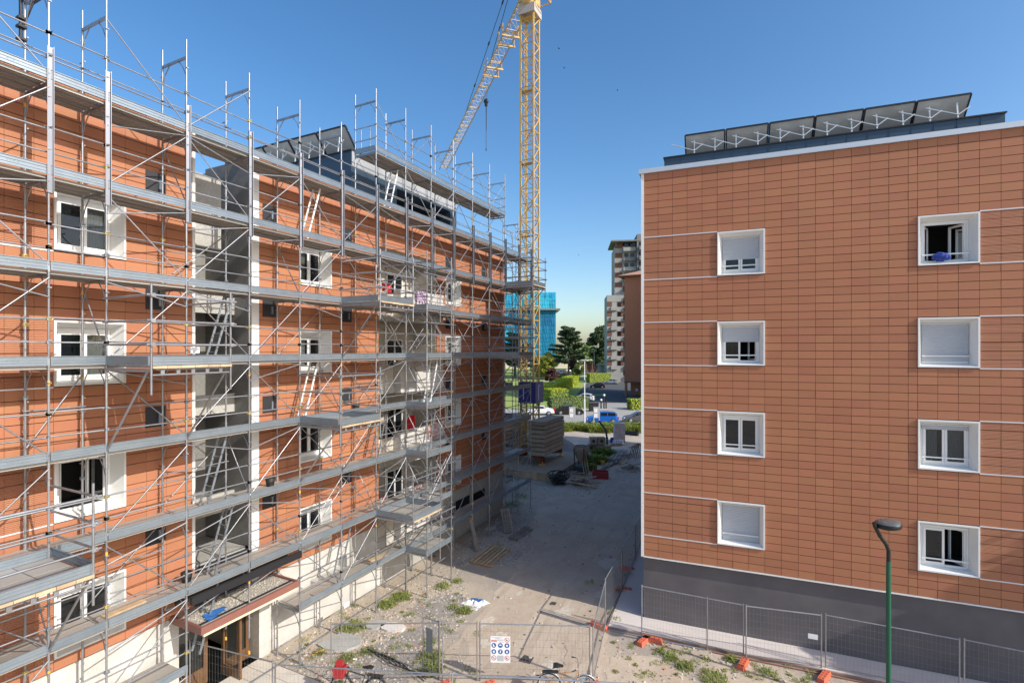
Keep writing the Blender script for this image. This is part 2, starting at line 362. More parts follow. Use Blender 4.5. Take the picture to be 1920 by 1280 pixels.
def window(F, parent, u0, u1, z0, z1, shutter=0.0, curtain=0, left_open=False, right_open=False, depth=0.27, closed=False, guard=True):
    A = (u0, u1, z0, z1); B = inset(A, 0.045); C = inset(A, 0.165, 0.11); n = -depth
    m = MB(); ring(m, F, A, -0.01, A, 0.075); ring(m, F, A, 0.075, B, 0.075); ring(m, F, B, 0.075, C, n)
    w = m.build('window', 'white_metal', parent)
    f = MB(); f.fbox(F, C[0], C[1], n - 0.02, n + 0.03, C[3] - 0.09, C[3]); f.fbox(F, C[0], C[1], n - 0.02, n + 0.03, C[2], C[2] + 0.06)
    f.fbox(F, C[0], C[0] + 0.05, n - 0.02, n + 0.03, C[2] + 0.06, C[3] - 0.09); f.fbox(F, C[1] - 0.05, C[1], n - 0.02, n + 0.03, C[2] + 0.06, C[3] - 0.09)
    f.build('frame', 'white_metal', w)
    I = (C[0] + 0.05, C[1] - 0.05, C[2] + 0.06, C[3] - 0.09); mid = (I[0] + I[1]) / 2
    for side, (a, b, op) in enumerate(((I[0], mid, left_open), (mid, I[1], right_open))):
        g = MB(); s = 0.065
        if op:                       # the sash swung inwards
            hu = a if side == 0 else b; sg = 1 if side == 0 else -1; L = b - a
            def Q(d, nn, z): return F(hu + sg * (d * 0.45 + nn), n - d * 0.88, z)
        else:
            def Q(d, nn, z, a=a): return F(a + d, n + 0.005 + nn, z)
        L = b - a
        def qb(d0, d1, za, zb): g.hexa([Q(d, e, z) for z in (za, zb) for (d, e) in ((d0, 0), (d1, 0), (d1, 0.045), (d0, 0.045))])
        qb(0.004, s, I[2], I[3]); qb(L - s, L - 0.004, I[2], I[3]); qb(s, L - s, I[2], I[2] + s); qb(s, L - s, I[3] - s, I[3])
        sash = g.build('sash', 'white_metal', w)
        p = MB(); p.quad(Q(s, 0.02, I[2] + s), Q(L - s, 0.02, I[2] + s), Q(L - s, 0.02, I[3] - s), Q(s, 0.02, I[3] - s)); p.build('pane', 'pane', w, fix=False)
    if guard:
        g = MB(); g.fbox(F, C[0] + 0.005, C[1] - 0.005, n + 0.09, n + 0.12, C[2] + 0.22, C[2] + 0.26)
        g.build('guard_bar', 'white_metal', w)
    if shutter:
        g = MB(); zt = C[3] - 0.04; zb = zt - (zt - C[2]) * shutter; k = max(2, int((zt - zb) / 0.055)); h = (zt - zb) / k
        for i in range(k):
            z = zt - h * (i + 1)
            g.add([F(u, nn, zz) for (nn, zz) in ((n + 0.05, z + 0.004), (n + 0.062, z + h * 0.5), (n + 0.05, z + h - 0.004)) for u in (C[0] + 0.01, C[1] - 0.01)],
                  [(0, 1, 3, 2), (2, 3, 5, 4)])
        g.fbox(F, C[0] + 0.01, C[1] - 0.01, n + 0.04, n + 0.052, zb, zt); g.build('shutter', 'shutter_grey', w)
    if curtain:
        for (a, b) in ([(I[0], mid - 0.06)] if curtain == 1 else [(mid + 0.08, I[1])] if curtain == 2 else [(I[0], I[0] + 0.4), (I[1] - 0.42, I[1])]):
            g = MB(); k = 14
            for i in range(k):
                ua, ub = a + (b - a) * i / k, a + (b - a) * (i + 1) / k; na = n - 0.1 - 0.035 * (i % 2); nb = n - 0.1 - 0.035 * ((i + 1) % 2)
                g.quad(F(ua, na, I[2]), F(ub, nb, I[2]), F(ub, nb, I[3]), F(ua, na, I[3]))
            g.build('curtain', 'curtain', w, fix=False)
    r = MB(); Bk = inset(C, 0.0); ring(r, F, C, n - 0.021, C, n - 1.3); p = [F(C[0], n - 1.3, C[2]), F(C[1], n - 1.3, C[2]), F(C[1], n - 1.3, C[3]), F(C[0], n - 1.3, C[3])]
    r.quad(*p); r.build('room', 'room_dark', w, fix=False)
    return w
def solar_row(F, label, u0, u1, n0, zb, n, group, rise=1.0, run=0.85):
    """a row of panels tilted away from the viewer, its props and rear faces towards us"""
    wd = (u1 - u0) / n
    t = thing('solar_array', F(u0, n0, zb), label, 'solar panels', group)
    for i in range(n):
        a, b = u0 + wd * i + 0.03, u0 + wd * (i + 1) - 0.03
        m = MB(); ns, zs = n0 - run, zb + 0.06
        P = [F(a, n0, zb + rise), F(b, n0, zb + rise), F(b, ns, zs), F(a, ns, zs)]
        up = Vector((0, 0, 0.035)); m.hexa([p - up for p in P] + [p + up * 0 for p in P])
        pn = m.build('panel', 'panel_back', t)
        e = MB(); e.bar(P[0], P[1], 0.05, 0.07); e.bar(P[2], P[3], 0.05, 0.07); e.bar(P[0] , P[3], 0.05, 0.07); e.bar(P[1], P[2], 0.05, 0.07)
        e.build('panel_rim', 'dark_frame', pn)
        c = MB(); o = Vector((0, 0, 0.012)); c.quad(*[p + o for p in P]); c.build('cells', 'panel_cell', pn, fix=False)
    s = MB()
    for i in range(2 * n):
        u = u0 + wd * (i * 0.5 + 0.25)
        s.bar(F(u, n0 + 0.03, zb), F(u, n0 - 0.10, zb + rise * 0.78), 0.045, 0.03)
        s.bar(F(u, n0 + 0.03, zb + 0.32), F(u - 0.95, n0 - 0.02, zb + rise * 0.72), 0.042, 0.03)
        s.bar(F(u, n0 + 0.03, zb + 0.32), F(u + 0.34, n0 + 0.02, zb + 0.56), 0.036, 0.03)
    s.build('support_frame', 'band_metal', t)
    r = MB(); r.bar(F(u0 - 0.3, n0, zb + 0.02), F(u1 + 0.3, n0, zb + 0.02), 0.08, 0.05); r.bar(F(u0, n0 - 0.14, zb + rise * 0.86), F(u1, n0 - 0.14, zb + rise * 0.86), 0.035, 0.035)
    r.build('rail', 'steel', t)
    return t

# --- the finished block on the right
FR = Fr((-4.18, 19.29, 0), R(4.6))
rnd = random.Random(11)
rb = thing('apartment_building', FR(0, 0, 0), 'finished terracotta clad block on the right with eight square white framed windows', 'building')
RW, RL, RZ0, RZ1 = 12.6, 34.0, 2.44, 2.44 + 54 * RH
tops = [RZ0 + RH * k for k in (45, 33, 21, 9)]
UW = [(2.587, 4.10), (8.38, 9.90)]
rholes = [(a, b, t - 6 * RH + 0.02, t - 0.02) for (a, b) in UW for t in tops]
ribs = [(0, 2.587, t - 6 * RH, t) for t in tops] + [(9.90, RW, t - 6 * RH, t) for t in tops]
wl = MB(); holed(FR, wl, 0.0, RW, RZ0 - 0.02, RZ1, rholes)
for (a, b, c, d) in ((0.0, 0.2, 0.3, RL), (RW - 0.2, RW, 0.3, RL), (0.2, RW - 0.2, RL - 0.2, RL)):
    wl.fbox(FR, a, b, -d, -c, RZ0, RZ1)
wl.build('wall', 'joint', rb, fix=False)
sw = MB(); sw.fbox(FR, -0.035, -0.002, -RL, -0.03, RZ0, RZ1); sw.fbox(FR, RW + 0.002, RW + 0.03, -RL, -0.03, RZ0, RZ1)
sw.build('side_cladding', 'tile', rb)
pl, rl = clad(FR, rb, 0.06, RW - 0.02, RZ0, 54, [2.587, 4.10, 8.38, 9.90], rholes, ribs, rnd, 0.010)
pieces(rb, 'tile', pl, 'tile', 240); pieces(rb, 'ribbed_tile', rl, 'tile_ribbed', 60)
for t in tops:
    for z in (t - 0.002, t - 6 * RH - 0.002):
        for (a, c) in ((0.062, 2.585), (9.902, RW - 0.02)):
            bm_ = MB(); bm_.fbox(FR, a, c, 0.031, 0.046, z - 0.016, z + 0.016); bm_.build('band', 'band_metal', rb)
ct = MB(); ct.fbox(FR, -0.045, 0.055, -0.03, 0.05, RZ0 - 0.03, RZ1); ct.build('corner_trim', 'white_metal', rb)
bt = MB(); bt.fbox(FR, 0.056, RW, -0.11, 0.05, RZ0 - 0.045, RZ0 - 0.003); bt.build('bottom_trim', 'white_metal', rb)
cp = MB(); cp.fbox(FR, -0.12, RW + 0.1, -0.35, 0.11, RZ1 + 0.002, RZ1 + 0.17)
cp.fbox(FR, -0.12, 0.3, -RL, -0.352, RZ1 + 0.002, RZ1 + 0.17); cp.build('coping', 'coping', rb)
pw = MB(); pw.fbox(FR, 0.03, RW, -0.4, -0.09, 0, RZ0 - 0.05); pw.fbox(FR, 0.03, 0.3, -RL, -0.402, 0, RZ0 - 0.05); pw.build('plinth', 'plinth_grey', rb)
rf = MB(); rf.fbox(FR, 0.2, RW - 0.2, -RL + 0.2, -0.3, RZ1 - 0.5, RZ1 - 0.3); rf.build('roof', 'roof_grey', rb)
Z18 = 18.2
ph = MB(); ph.fbox(FR, 0.5, 11.72, -13.5, -3.0, RZ1 - 0.3, Z18 - 0.03)
phr = ph.build('penthouse', 'cladding_blue', rb)
ps = MB()
for i in range(17): ps.fbox(FR, 0.5 + 0.66 * i, 0.515 + 0.66 * i, -2.999, -2.985, RZ1, Z18 - 0.03)
ps.build('seam', 'cladding_blue', phr)
pr = MB(); pr.fbox(FR, 0.46, 11.76, -13.54, -2.95, Z18 - 0.028, Z18 + 0.02); pr.build('penthouse_roof', 'dark_frame', rb)
states = {(0, 0): dict(shutter=0.62), (0, 1): dict(shutter=0.42, right_open=True), (0, 2): dict(), (0, 3): dict(shutter=1.0),
          (1, 0): dict(right_open=True, left_open=True), (1, 1): dict(shutter=0.94), (1, 2): dict(curtain=3, shutter=0.1), (1, 3): dict(right_open=True)}
for ci, (a, b) in enumerate(UW):
    for ri, t in enumerate(tops):
        window(FR, rb, a, b, t - 6 * RH + 0.02, t - 0.02, **states[(ci, ri)])
solar_row(FR, 'row of six solar panels seen from behind on the roof of the finished right block', 1.27, 11.05, -3.6, Z18 + 0.03, 6, 'solar panel rows on the two flat roofs', 1.02, 0.95)
# blue cloth bundle on the open window's sill
from mathutils import noise as mnoise
b = MB(); cc = FR(9.0, -0.06, tops[0] - 6 * RH + 0.27); bs_ = bmesh.new(); bmesh.ops.create_icosphere(bs_, subdivisions=4, radius=1.0)
P = []
for v in bs_.verts:
    d = v.co.normalized(); r = 1 + 0.38 * mnoise.noise(d * 2.6) + 0.25 * abs(mnoise.noise(d * 6.0 + Vector((3, 1, 2)))) - 0.12 * abs(mnoise.noise(d * 13.0))
    P.append(cc + Vector((d.x * .20, d.y * .10, d.z * .13)) * r)
bs_.verts.ensure_lookup_table(); b.add(P, [tuple(v.index for v in f.verts) for f in bs_.faces], True); bs_.free()
tag(b.build('cloth_bundle', 'blue_cloth'), 'crumpled blue cloth bundle lying on the sill of the open top right window', 'cloth')

# --- the scaffolded block on the left
XW = -14.8
FL = Fr((XW, 0, 0), R(90))
lb = thing('apartment_building', (XW, 14, 0), 'orange terracotta clad block on the left still wrapped in steel scaffolding', 'building')
LZ0, LNR, L1 = 2.66, 52, 28.5
LZ1 = LZ0 + LNR * RH
ltops = [LZ0 + RH * k for k in (43, 31, 19, 7)]
LU = [(-1.0, 0.48), (5.88, 7.36), (12.82, 14.30), (21.95, 23.43)]
wh = [(a, b, t - 6 * RH + 0.02, t - 0.02) for (a, b) in LU for t in ltops]
ST = (9.15, 10.95, 3.8, LZ1 + 1); LO = (16.95, 21.2, LZ0 - 0.1, 14.47)
lholes = wh + [ST, LO, (9.15, 10.95, LZ0 - 0.1, 3.8), (10.95, 11.22, LZ0 - 0.1, LZ1 + 1)]
lribs = [(0.48, 5.88, t - 6 * RH, t) for t in ltops] + [(21.2, 21.95, t - 6 * RH, t) for t in ltops] + [(11.22, 12.82, t - 6 * RH, t) for t in ltops[3:]]
wl = MB(); holed(FL, wl, -4.0, L1, LZ0 - 0.02, LZ1, wh + [ST, LO, (9.15, 10.95, LZ0 - 0.1, 3.8)])
wl.fbox(FL, L1 - 0.2, L1 - 0.01, -12.0, -0.1, 0, LZ1); wl.fbox(FL, -4, -3.8, -12, -0.1, 0, LZ1); wl.fbox(FL, -3.8, L1 - 0.2, -12, -11.8, 0, LZ1)
wl.build('wall', 'joint', lb, fix=False)
ew = MB(); ew.fbox(FL, L1 - 0.008, L1 + 0.03, -12.0, 0.03, LZ0, LZ1); ew.build('end_cladding', 'tile', lb)
pl, rl = clad(FL, lb, -4.0, L1, LZ0, LNR, [x for w in LU for x in w] + [9.15, 10.95, 11.22, 16.95, 21.2], lholes, lribs, rnd)
pieces(lb, 'tile', [p for p in pl if p[1].translation.y > 4.2] + [], 'tile', 240)
far_ = [p for p in pl if p[1].translation.y <= 4.2]
pieces(lb, 'tile', far_, 'tile', 0, 'tile_rows'); pieces(lb, 'ribbed_tile', [p for p in rl if p[1].translation.y > 4.2], 'tile_ribbed', 60)
pieces(lb, 'ribbed_tile', [p for p in rl if p[1].translation.y <= 4.2], 'tile_ribbed', 0, 'ribbed_tile_rows')
for t in ltops:
    for z in (t - 0.002, t - 6 * RH - 0.002):
        for (a, c) in ((0.49, 5.875), (21.3, 21.945)):
            b = MB(); b.fbox(FL, a, c, 0.031, 0.046, z - 0.016, z + 0.016); b.build('band', 'band_metal', lb)
b = MB(); b.fbox(FL, -4, L1 + 0.05, -0.4, 0.06, LZ1 + 0.002, LZ1 + 0.13); 
b.build('coping', 'coping', lb)
b = MB(); b.fbox(FL, 9.07, 9.148, -0.02, 0.05, 3.8, LZ1); b.fbox(FL, 10.952, 11.215, -0.02, 0.055, 2.7, LZ1); b.build('edge_trim', 'white_metal', lb)
# plinth with basement openings and the entrance hole
ph_ = [(8.75, 11.3, -0.1, 2.56), (13.4, 15.2, 1.5, 2.05), (22.5, 24.5, 1.35, 2.05), (24.9, 26.2, 1.35, 2.05)]
b = MB(); holed(FL, b, -4.0, 19.0, 0, LZ0 - 0.02, ph_, -0.05)
for h in ph_[1:2]: ring(b, FL, h, -0.05, h, -0.5); b.quad(FL(h[0], -.5, h[2]), FL(h[1], -.5, h[2]), FL(h[1], -.5, h[3]), FL(h[0], -.5, h[3]))
b.build('plinth', 'white_plaster', lb, fix=False)
b = MB(); holed(FL, b, 19.0, L1, 0, LZ0 - 0.02, ph_, -0.05); b.build('plinth', 'concrete', lb, fix=False, label='bare grey concrete plinth')
b = MB()
for h in ph_[2:]: ring(b, FL, h, -0.05, h, -0.6); b.quad(FL(h[0], -.6, h[2]), FL(h[1], -.6, h[2]), FL(h[1], -.6, h[3]), FL(h[0], -.6, h[3]))
b.build('basement_opening', 'room_dark', lb, fix=False)
b = MB(); b.fbox(FL, 8.9, 11.22, -0.045, 0.012, 2.68, 3.78); b.build('dark_panel', 'vent_dark', lb)
# open stairwell: bare concrete walls, landings, door frames
b = MB(); dp = -2.3
b.quad(FL(9.15, -0.01, 3.8), FL(9.15, dp, 3.8), FL(9.15, dp, LZ1 - .3), FL(9.15, -0.01, LZ1 - .3)); b.quad(FL(10.95, -0.01, 3.8), FL(10.95, dp, 3.8), FL(10.95, dp, LZ1 - .1), FL(10.95, -0.01, LZ1 - .1))
b.fbox(FL, 9.15, 10.95, dp - 0.15, dp, 2.4, LZ1 - 0.75); b.build('stairwell_wall', 'stair_concrete_shaded', lb, fix=False)
for k in range(1, 4):
    z = 2.1 + 3.15 * k
    b = MB(); b.fbox(FL, 9.155, 10.945, dp + 0.002, -0.9, z - 0.2, z); lg_ = b.build('landing', 'stair_concrete_shaded', lb)
    b = MB(); b.fbox(FL, 9.155, 10.945, -0.898, -0.78, z - 0.32, z + 0.28); b.build('edge_beam', 'concrete', lg_)
b = MB(); b.fbox(FL, 9.155, 10.945, dp + 0.002, -0.25, 3.6, 3.78); b.build('landing', 'concrete', lb)
for k in range(4):
    z = 2.1 + 3.15 * k + (1.7 if k == 0 else 0)
    b = MB(); b.fbox(FL, 9.3, 9.38, dp + 0.003, dp + 0.06, z, z + 2.1); b.fbox(FL, 10.2, 10.28, dp + 0.003, dp + 0.06, z, z + 2.1); b.fbox(FL, 9.38, 10.2, dp + 0.003, dp + 0.06, z + 2.02, z + 2.1)
    f = b.build('door_frame', 'white_metal', lb); b = MB(); b.quad(FL(9.38, dp + 0.01, z), FL(10.2, dp + 0.01, z), FL(10.2, dp + 0.01, z + 2.02), FL(9.38, dp + 0.01, z + 2.02)); b.build('doorway', 'room_dark', f, fix=False)
b = MB(); b.fbox(FL, 9.156, 10.3, -0.62, -0.5, 13.2, 15.35); b.build('parapet_panel', 'concrete', lb)
# loggia column with white balcony fronts
b = MB(); ld = -1.5
for (a, s) in ((16.95, 1), (21.2, -1)): b.quad(FL(a, -0.002, 2.1), FL(a, ld, 2.1), FL(a, ld, 14.47), FL(a, -0.002, 14.47))
b.quad(FL(16.95, ld, 2.1), FL(21.2, ld, 2.1), FL(21.2, ld, 14.47), FL(16.95, ld, 14.47)); b.quad(FL(16.95, ld, 14.47), FL(21.2, ld, 14.47), FL(21.2, 0, 14.47), FL(16.95, 0, 14.47))
b.build('loggia_wall', 'beige_plaster', lb, fix=False)
for k in range(4):
    z = 2.1 + 3.15 * k
    b = MB(); b.fbox(FL, 16.96, 21.19, ld + 0.004, -0.02, z - 0.22, z); bl = b.build('balcony', 'concrete', lb)
    b = MB(); b.fbox(FL, 18.0, 21.3, 0.26, 0.36, z - 0.22, z + 1.16); b.fbox(FL, 18.0, 18.1, -0.02, 0.26, z - 0.22, z + 1.16); b.fbox(FL, 21.2, 21.3, -0.02, 0.26, z - 0.22, z + 1.16); b.fbox(FL, 18.1, 21.2, -0.018, 0.258, z - 0.2, z - 0.02)
    b.build('balcony_front', 'white_plaster', bl)
    b = MB(); b.fbox(FL, 16.97, 17.98, -0.12, -0.03, z - 0.02, z + 1.0); b.build('parapet', 'beige_plaster', bl)
    b = MB(); b.fbox(FL, 17.98, 21.32, 0.24, 0.38, z + 1.162, z + 1.2); b.build('parapet_cap', 'white_metal', bl)
    for (a, c) in ((17.2, 18.2), (19.2, 20.4)):
        b = MB()
        for (p, q) in ((a, a + 0.07), (c - 0.07, c), ((a + c) / 2 - 0.04, (a + c) / 2 + 0.04)): b.fbox(FL, p, q, ld + 0.003, ld + 0.06, z + 0.02, z + 2.2)
        b.fbox(FL, a + .07, c - .07, ld + 0.003, ld + 0.055, z + 2.12, z + 2.2); dfr = b.build('balcony_door', 'white_metal', bl)
        b = MB(); b.quad(FL(a + .07, ld + 0.02, z + .02), FL(c - .07, ld + 0.02, z + .02), FL(c - .07, ld + 0.02, z + 2.12), FL(a + .07, ld + 0.02, z + 2.12)); b.build('balcony_pane', 'car_glass', bl, fix=False)
for ci, (a, c) in enumerate(LU):
    for ri, t in enumerate(ltops):
        kw = dict(curtain=(0, 2, 1, 0)[ci] if ri in (0, 1) else (3 if (ci + ri) % 3 == 0 else 0), shutter=0.08 if (ci + ri) % 2 else 0)
        if (ci, ri) == (1, 2): kw = dict(left_open=True, right_open=True)
        if (ci, ri) == (1, 0): kw = dict(curtain=2)
        window(FL, lb, a, c, t - 6 * RH + 0.02, t - 0.02, depth=0.36, guard=False, **kw)
for y in (0.9, 3.75, 7.84, 11.36, 14.85, 22.0, 25.7):
    for k in range(4):
        z = 14.32 - 3.15 * k
        b = MB(); b.fbox(FL, y, y + 0.5, 0.03, 0.05, z, z + 0.55); v = b.build('vent_panel', 'vent_dark', lb)
        b = MB(); b.fbox(FL, y + 0.3, y + 0.36, 0.051, 0.1, z + 0.1, z + 0.36); b.build('bracket', 'steel', v)
b = MB(); b.fbox(FL, -3.8, 9.0, -11.8, -0.1, LZ1 - 0.4, LZ1 - 0.2); b.fbox(FL, 9.0, L1 - 0.2, -11.8, -2.5, LZ1 - 0.4, LZ1 - 0.2); b.fbox(FL, 11.0, L1 - 0.2, -2.498, -0.1, LZ1 - 0.4, LZ1 - 0.2); b.build('roof', 'roof_grey', lb)
# penthouse with a covered terrace
PN = -0.35
b = MB(); b.fbox(FL, 15.74, 18.6, -11.0, PN, LZ1 - 0.2, Z18 - 0.03); b.fbox(FL, 18.602, 23.6, -11.0, -4.5, LZ1 - 0.2, Z18 - 0.03)
b.fbox(FL, 23.0, 23.6, -4.498, PN, LZ1 - 0.2, Z18 - 0.33); p = b.build('penthouse', 'cladding_blue', lb)
b = MB(); b.fbox(FL, 18.602, 22.998, -4.498, PN, Z18 - 0.75, Z18 - 0.34); b.build('terrace_beam', 'cladding_blue', p)
b = MB(); b.fbox(FL, 15.76, 23.58, PN + 0.001, PN + 0.03, Z18 - 0.62, Z18 - 0.03); b.build('fascia', 'roof_grey', p)
b = MB(); b.fbox(FL, 15.7, 23.64, -11.05, PN + 0.04, Z18 - 0.028, Z18 + 0.03); b.build('penthouse_roof', 'dark_frame', lb)
FS = Fr((-22.5, 16.0, 0), 0.0)
solar_row(FS, 'row of solar panels seen from behind on the left block above the scaffolding', 0.0, 6.8, 0.0, Z18 + 0.05, 4, 'solar panel rows on the two flat roofs', 1.15, 0.9)
# entrance: timber doors, canopy
en = MB(); n = -0.55
for (a, c) in ((8.8, 8.92), (9.72, 9.84), (10.35, 10.47), (11.12, 11.24)): en.fbox(FL, a, c, n, n + 0.1, 0, 2.44)
en.fbox(FL, 8.8, 11.24, n, n + 0.12, 2.441, 2.55); en.fbox(FL, 8.92, 9.72, n + .01, n + 0.08, 0.0, 0.5); en.fbox(FL, 10.47, 11.12, n + .01, n + 0.08, 0.0, 0.35); en.fbox(FL, 10.47, 11.12, n + .01, n + 0.08, 2.1, 2.2)
e = en.build('entrance_door', 'brown_wood', lb)
b = MB()
for (a, c, z) in ((8.92, 9.72, 0.5), (10.47, 11.12, 0.35)): b.quad(FL(a, n + .04, z), FL(c, n + .04, z), FL(c, n + .04, 2.4), FL(a, n + .04, 2.4))
b.build('pane', 'pane_clear', e, fix=False)
lf = MB(); lf.fbox(FL, 10.28, 10.345, n + .1, 0.42, 0.02, 2.4) ; 
b = MB(); b.fbox(FL, 10.27, 10.35, n + .11, n + .21, 0.02, 2.4); b.fbox(FL, 10.27, 10.35, 0.32, 0.42, 0.02, 2.4); b.fbox(FL, 10.272, 10.348, n + .21, 0.32, 0.02, 0.35); b.fbox(FL, 10.272, 10.348, n + .21, 0.32, 2.25, 2.4)
d = b.build('door_leaf', 'brown_wood', lb); b = MB(); b.quad(FL(10.31, n + .21, .35), FL(10.31, .32, .35), FL(10.31, .32, 2.25), FL(10.31, n + .21, 2.25)); b.build('pane', 'pane_clear', d, fix=False)
b = MB(); ring(b, FL, (8.75, 11.3, 0, 2.56), -0.05, (8.75, 11.3, 0, 2.56), -3.2); b.quad(FL(8.75, -3.2, 0), FL(11.3, -3.2, 0), FL(11.3, -3.2, 2.56), FL(8.75, -3.2, 2.56)); b.build('hallway', 'beige_plaster', lb, fix=False)
cn = MB(); cn.fbox(FL, 8.55, 11.55, -0.04, 1.32, 2.5, 2.56); cn = cn.build('canopy', 'cream', lb)
b = MB(); b.fbox(FL, 8.55, 11.55, 1.322, 1.40, 2.54, 2.74); b.fbox(FL, 8.47, 8.548, 0, 1.40, 2.54, 2.74); b.fbox(FL, 11.552, 11.63, 0, 1.40, 2.54, 2.74); b.build('fascia', 'red_fascia', cn)
b = MB(); b.fbox(FL, 8.55, 11.55, 1.322, 1.38, 2.46, 2.538); b.build('fascia_board', 'cream', cn)
b = MB(); b.fbox(FL, 8.552, 11.548, 0.0, 1.32, 2.562, 2.69)
for i in range(420):
    u, nn = rnd.uniform(8.65, 11.45), rnd.uniform(0.1, 1.12); s = rnd.uniform(0.015, 0.04)
    b.lathe(FL(u, nn, 2.685), [(s, 0), (s * 0.9, s * 0.6), (s * 0.2, s)], 5)
b.build('gravel', 'gravel_roof', cn, kind='stuff')
b = MB(); b.fbox(FL, 8.55, 11.55, 1.14, 1.17, 2.692, 2.74); b.build('roof_edge', 'dark_frame', cn)
b = MB()
for i in range(8):
    u, nn = 8.7 + rnd.uniform(0, .55), 0.9 + rnd.uniform(-.15, .2)
    b.quad(FL(u, nn, 2.72 + rnd.uniform(0, .05)), FL(u + .25, nn + .02, 2.72 + rnd.uniform(0, .06)), FL(u + .25, nn + .2, 2.72 + rnd.uniform(0, .05)), FL(u, nn + .2, 2.72))
tag(b.build('plastic_sheet', 'blue_plastic', fix=False), 'small crumpled blue plastic sheet on the gravel of the entrance canopy', 'plastic sheet')
# laundry on the balconies
def cloth(name, F, u0, u1, n, z0, z1, m, label, cat, wave=0.04, rack=False):
    b = MB(); k = 16; j = 4; P = []
    for r in range(j + 1):
        for i in range(k + 1):
            u = u0 + (u1 - u0) * i / k; z = z1 - (z1 - z0) * r / j * (1 - 0.12 * math.sin(i * 1.7))
            P.append(F(u, n + wave * math.sin(i * 1.3 + 0.3 * r) * (0.2 + r / j), z))
    b.add(P, [(r * (k + 1) + i, r * (k + 1) + i + 1, (r + 1) * (k + 1) + i + 1, (r + 1) * (k + 1) + i) for r in range(j) for i in range(k)], True)
    return tag(b.build(name, m, fix=False), label, cat)
z1, z3, z0_ = 5.25, 11.55, 2.1
cloth('laundry', FL, 18.45, 19.1, 0.3, z1 + 1.22, z1 + 1.85, 'red_cloth', 'bright red cloth drying above a white balcony front in the middle of the left block', 'laundry')
cloth('laundry', FL, 19.95, 20.75, 0.42, z1 + 0.62, z1 + 1.22, 'pink_cloth', 'pale pink towels hung over a white balcony front two floors below the lilac cloth', 'laundry')
cloth('laundry', FL, 19.0, 19.9, 0.42, z3 + 0.75, z3 + 1.24, 'lilac_cloth', 'lilac cloth draped over the topmost white balcony front', 'laundry')
cloth('laundry', FL, 17.1, 17.75, 0.05, z3 + 1.05, z3 + 1.38, 'red_cloth', 'folded red cloth at the left end of the topmost balcony', 'laundry')
cloth('laundry', FL, 18.9, 19.45, 0.43, z0_ + 1.1, z0_ + 1.75, 'pink_cloth', 'pink checked cloth hung on the lowest balcony', 'laundry')
cloth('laundry', FL, 17.15, 17.4, 0.03, z0_ + 0.75, z0_ + 1.7, 'red_cloth', 'narrow dark red garment hung at the left end of the lowest balcony', 'laundry')
b = MB(); b.fbox(FL, 18.15, 18.75, 0.37, 0.40, z0_ + 0.95, z0_ + 1.85); tag(b.build('board', 'shutter_grey'), 'pale blue grey board standing against the lowest balcony front', 'board')
b = MB(); b.fbox(FL, 17.3, 17.55, -0.5, -0.3, z1 + 0.98, z1 + 1.3); b.fbox(FL, 17.35, 17.5, -0.47, -0.33, z1 + 1.302, z1 + 1.36); tag(b.build('plastic_can', 'green_plastic'), 'small green plastic can on the parapet left of the red laundry', 'can')
# ------------------------------------------------------------------ scaffolding
rnd = random.Random(5)
XO, XI, FWD = -13.5, -14.55, 1.05
PY = [1.695, 3.495, 5.295] + [6.345 + 1.8 * i for i in range(14)]        # post lines along the facade
ZK = [1.75 + 2.0 * k for k in range(8)]
sc = thing('scaffolding', (XO, 14, 0), 'galvanised steel frame scaffolding standing along the whole left block', 'scaffolding')
TR = 0.0245
def frame_mesh(name, h, top=False, base=False):
    b = MB(); ext = 0.38 if top else 0.0
    for x in (0, -FWD):
        b.tube((x, 0, 0), (x, 0, h + ext), TR, 8); b.tube((x, 0, -0.02), (x, 0, 0.16), TR * 1.35, 8)
        for z in (0.55, 1.02, h - 0.35):
            s = 1 if x == 0 else -1
            b.box(x + s * 0.02, x + s * 0.05, -0.035, 0.035, z - 0.012, z + 0.012)
        if base: b.box(x - 0.08, x + 0.08, -0.08, 0.08, -0.0, 0.012); b.tube((x, 0, 0), (x, 0, 0.25), 0.034, 6)
    zt = h - 0.085
    b.bar((-0.02, 0, zt), (-FWD + 0.02, 0, zt), 0.045, 0.06)
    for x, s in ((0, -1), (-FWD, 1)):
        b.tube((x, 0, zt - 0.52), (x + s * 0.13, 0, zt - 0.24), 0.013, 5); b.tube((x + s * 0.13, 0, zt - 0.24), (x + s * 0.33, 0, zt - 0.02), 0.013, 5)
    return b.mesh('frame', 'steel_tube')
FM = frame_mesh('f', 2.0); FT = frame_mesh('t', 2.0, top=True); FB = frame_mesh('b', 1.75, base=True)
def bar_mesh(L, r, m, flat=False):
    b = MB(); b.tube((0, 0, 0), (0, L, 0), r, 6); 
    return b.mesh('bar', m)
def aim(p, q):
    p = Vector(p); d = Vector(q) - p; return T(*p) @ d.to_track_quat('Y', 'Z').to_matrix().to_4x4()
BARS = {}
def bar(p, q, r=0.0215, m='steel_tube'):
    L = round((Vector(q) - Vector(p)).length, 2); k = (L, r, m)
    if k not in BARS: BARS[k] = bar_mesh(L, r, m)
    return (BARS[k], aim(p, q))
